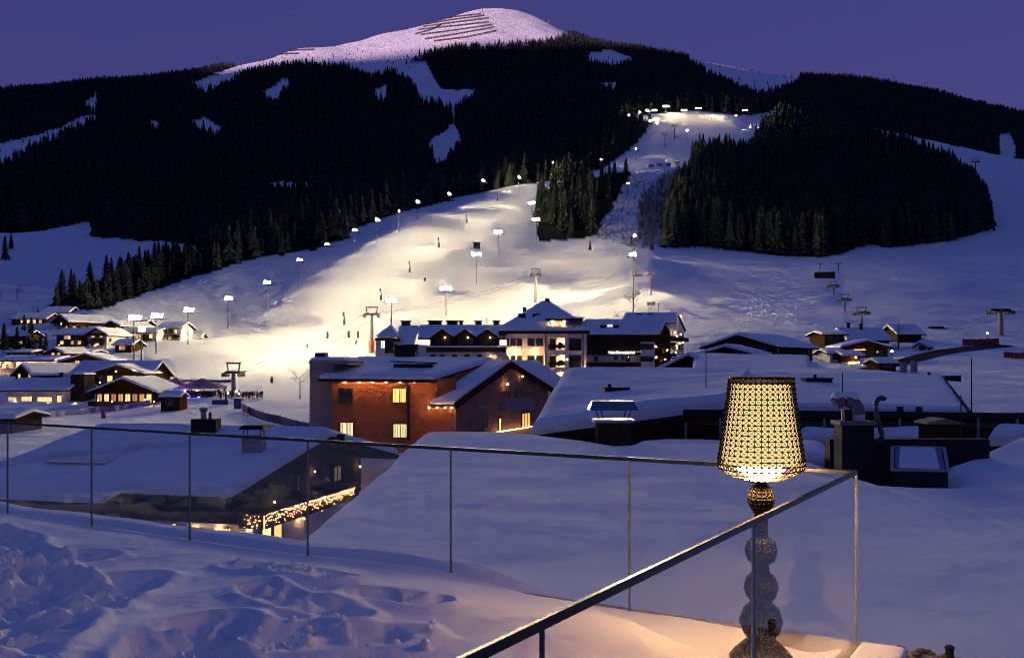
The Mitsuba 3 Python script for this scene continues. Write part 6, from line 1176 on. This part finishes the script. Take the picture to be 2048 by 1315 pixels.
# ---------------------------------------------------------------- fences, signs, crowd
def net_fence(label, pts, h, mat, posts=2.2, group=None):
    k = thing('fence', label, 'fence', group); q = []
    for a, b in zip(pts[:-1], pts[1:]):
        for t in np.linspace(0, 1, 8, endpoint=False): q.append(hit(a[0] + (b[0] - a[0]) * t, a[1] + (b[1] - a[1]) * t, 70))
    q.append(hit(*pts[-1], 70)); m = MB()
    for a, b in zip(q[:-1], q[1:]): m.beam(a + [0, 0, h / 2 + .1], b + [0, 0, h / 2 + .1], .04, h)
    m.put('panel', mat, k, kind='stuff')
    for a in q[::3]: m = MB(); m.tube([a - [0, 0, .3], a + [0, 0, h + .35]], .04, 5); m.put('post', 'mat_metal', k)
princ('mat_banner', (.10, .09, .34), .6); princ('mat_netblue', (.025, .04, .14), .7); princ('mat_netred', (.30, .05, .06), .7)
net_fence('violet banner fence in front of the left village', [(70, 838), (150, 830), (230, 822), (300, 811)], 1.0, 'mat_banner')
net_fence('curving dark blue safety fence running down to the red house', [(484, 822), (505, 834), (530, 843), (560, 850), (590, 860), (622, 868)], 1.3, 'mat_netblue')
net_fence('short blue banner right of the tent bar', [(424, 811), (456, 810)], 1.0, 'mat_blue')
net_fence('red net fence on the snow at the right before the pylon', [(1925, 692), (1960, 691), (1998, 690)], 1.5, 'mat_netred'); net_fence('low red net in the snow at the right picture edge', [(2008, 716), (2030, 718), (2060, 718)], 1.2, 'mat_netred')
def blue_sign():
    b = hit(475.5, 817); k = thing('blue_sign', 'tall blue padded board at the start of the curving fence', 'sign'); w = 7.5 / F * b[1]; m = MB(Fr(b)); m.box((-w, -.12, 0), (w, .12, 20 / F * b[1])); m.put('board', 'mat_blue', k); m = MB(Fr(b)); m.box((-w - .02, -.14, 20 / F * b[1]), (w + .02, .14, 20 / F * b[1] + .08)); m.put('edge', 'mat_white', k)
    padded_post(207, 836, 16, 8, 'dark red padded post on the snow below the banner fence', 'mat_netred')
    for px, py in ((456, 786), (473, 782), (478, 787)): t = thing('garden_lamp', ('left', 'upper', 'right')[[456, 473, 478].index(px)] + ' warm lamp among the crowd by the lift', 'lamp'); b = hit(px, 797); m = MB(); h = (797 - py) / F * b[1]; m.tube([b, b + [0, 0, h]], .05, 5); m.put('pole', 'mat_metal', t); m = MB(); m.ball(b + [0, 0, h], .17, 1); m.put('globe', 'mat_lit', t, emit=np.array([1, .75, .4]) * 40, weight=.02)
blue_sign()
import manifold3d as mf
def figure(pose):
    """One continuous standing body built from tapered limbs, 1.75 m tall; returns body, jacket, helmet."""
    g = np.random.default_rng(pose); lean = g.normal(0, .03, 2); st = g.uniform(.10, .17); ar = g.uniform(.18, .42, 2); fw = g.uniform(-.25, .05, 2)
    def bone(a, b, ra, rb):
        A, B = (mf.Manifold.sphere(r, 10).translate([float(x) for x in p]) for p, r in ((a, ra), (b, rb))); return mf.Manifold.batch_hull([A, B])
    hip = np.array([0, 0, .90]); ch = np.array([lean[0], lean[1], 1.30]); nk = ch + [0, 0, .18]; hd = nk + [0, -.02, .14]; parts = [bone(hip, ch, .145, .165), bone(ch, nk, .12, .06), bone(nk, hd, .06, .095), mf.Manifold.sphere(.105, 12).scale([.9, 1, 1.15]).translate([float(x) for x in hd]), bone(hd + [0, -.09, -.01], hd + [0, -.12, -.02], .03, .015)]
    jk = [bone(hip - [0, 0, .06], ch, .185, .20), bone(ch, nk, .15, .085)]
    for i, s in enumerate((-1, 1)):
        kn, ft = np.array([s * st, -.03, .48]), np.array([s * st * 1.1, .02, .07]); parts += [bone(hip + [s * .08, 0, 0], kn, .105, .075), bone(kn, ft, .075, .055), bone(ft, ft + [0, -.18, -.02], .06, .045)]
        sh = ch + [s * .17, 0, .10]; el = sh + [s * ar[i] * .4, fw[i] * .3, -.27]; ha = el + [-s * .04, fw[i] - .08, -.20 + abs(fw[i]) * .5]; parts += [bone(sh, el, .06, .048), bone(el, ha, .048, .038), mf.Manifold.sphere(.05, 8).translate([float(x) for x in ha])]; jk += [bone(sh, el, .085, .07), bone(el, el + (ha - el) * .85, .07, .06)]
    return [mf.Manifold.batch_boolean(x, mf.OpType.Add) for x in (parts, jk, [mf.Manifold.sphere(.125, 12).scale([.92, 1, 1]).translate([float(x) for x in hd + [0, .015, .045]])])]
for n, c in (('mat_cloth_red', (.30, .03, .04)), ('mat_cloth_blue', (.04, .07, .25)), ('mat_cloth_green', (.05, .14, .06)), ('mat_cloth_dark', (.03, .03, .04)), ('mat_cloth_pale', (.45, .42, .45))): diffuse(n, c)
diffuse('mat_trousers', (.035, .033, .04))
FIG = [figure(i) for i in range(5)]; FIGD = [(mikit.ply(a, 'mat_trousers', smooth=40), b, mikit.ply(c, 'mat_cloth_dark', smooth=40)) for a, b, c in FIG]; JK = {}
def person(px, py, label, group, i, jacket, yaw, h=1.75):
    b = hit(px, py, 70); k = thing('person', label, 'person', group); s = h / 1.75; t = T().translate([b[0], b[1], b[2] - .02]).rotate([0, 0, 1], yaw).scale([s, s, s]); v = i % 5
    d = JK.setdefault((v, jacket), mikit.ply(FIG[v][1], 'mat_cloth_' + jacket, smooth=40))
    put('body', FIGD[v][0], None, k, to_world=t); put('jacket', d, None, k, to_world=t); put('helmet', FIGD[v][2], None, k, to_world=t)
g = np.random.default_rng(21); cols = ['red', 'blue', 'green', 'dark', 'pale']
for i in range(26):
    px = 436 + i * 3.5 + g.normal(0, 1.0); col = cols[int(g.integers(0, 5))]
    person(px, 797 + g.normal(0, 2.2), 'person in a %s jacket standing in the crowd beside the bottom lift' % col, 'people in %s jackets in the lift crowd' % col, i, col, g.uniform(0, 360))
person(615, 697, 'lone skier standing on the lower piste above the red house', None, 1, 'dark', 160); person(712.5, 690, 'small figure on the piste below the padded posts', None, 2, 'dark', 200); person(497, 832, 'person in a red jacket at the blue board', None, 3, 'red', 30); person(488, 829, 'person in a pale jacket at the blue board', None, 4, 'pale', 300)
# single spruces in and around the left village
g = np.random.default_rng(31)
for px, py, hp, Z, lb in ((118, 660, 26, 318, 'slim spruce between the two dark chalets'), (150, 700, 30, 272, 'dark spruce before the long dark chalet'), (92, 702, 40, 262, 'broad dark spruce behind the flat roofed building'), (48, 668, 44, 300, 'dark spruce between the far left chalets'), (62, 700, 70, 268, 'tall dark spruce before the far left chalets'), (34, 702, 52, 266, 'dark spruce second from left in the left village'), (8, 700, 58, 264, 'dark spruce at the left picture edge in the village'), (82, 698, 36, 270, 'short dark spruce beside the tall one in the village'), (174, 662, 20, 310, 'small spruce before the big dark chalet'), (76, 632, 20, 340, 'small spruce beside the highest chalet'), (10, 520, 52, 600, 'dark spruce at the left edge of the snowfield'), (22, 498, 32, 640, 'dark spruce on the left rim of the snowfield'), (1180, 500, 22, 540, 'low spruce below the wedge of wood'), (1304, 500, 28, 520, 'lone spruce at the foot of the scrubby gully'), (1988, 462, 18, 690, 'lone small spruce at the right end of the hillside wood')):
    b = P(px, py, Z); b[2] = max(b[2], -50) if Z < 400 else hit(px, py)[2]; b = b if Z < 400 else hit(px, py); h = hp / F * b[1]; k = thing('spruce_tree', lb, 'tree'); t = T().translate(list(b - [0, 0, .3])).rotate([0, 0, 1], g.uniform(0, 360)).scale([h * 1.25, h * 1.25, h])
    put('crown', CROWN[int(g.integers(0, 6))], None, k, to_world=t); put('trunk', TRUNK, None, k, to_world=t)
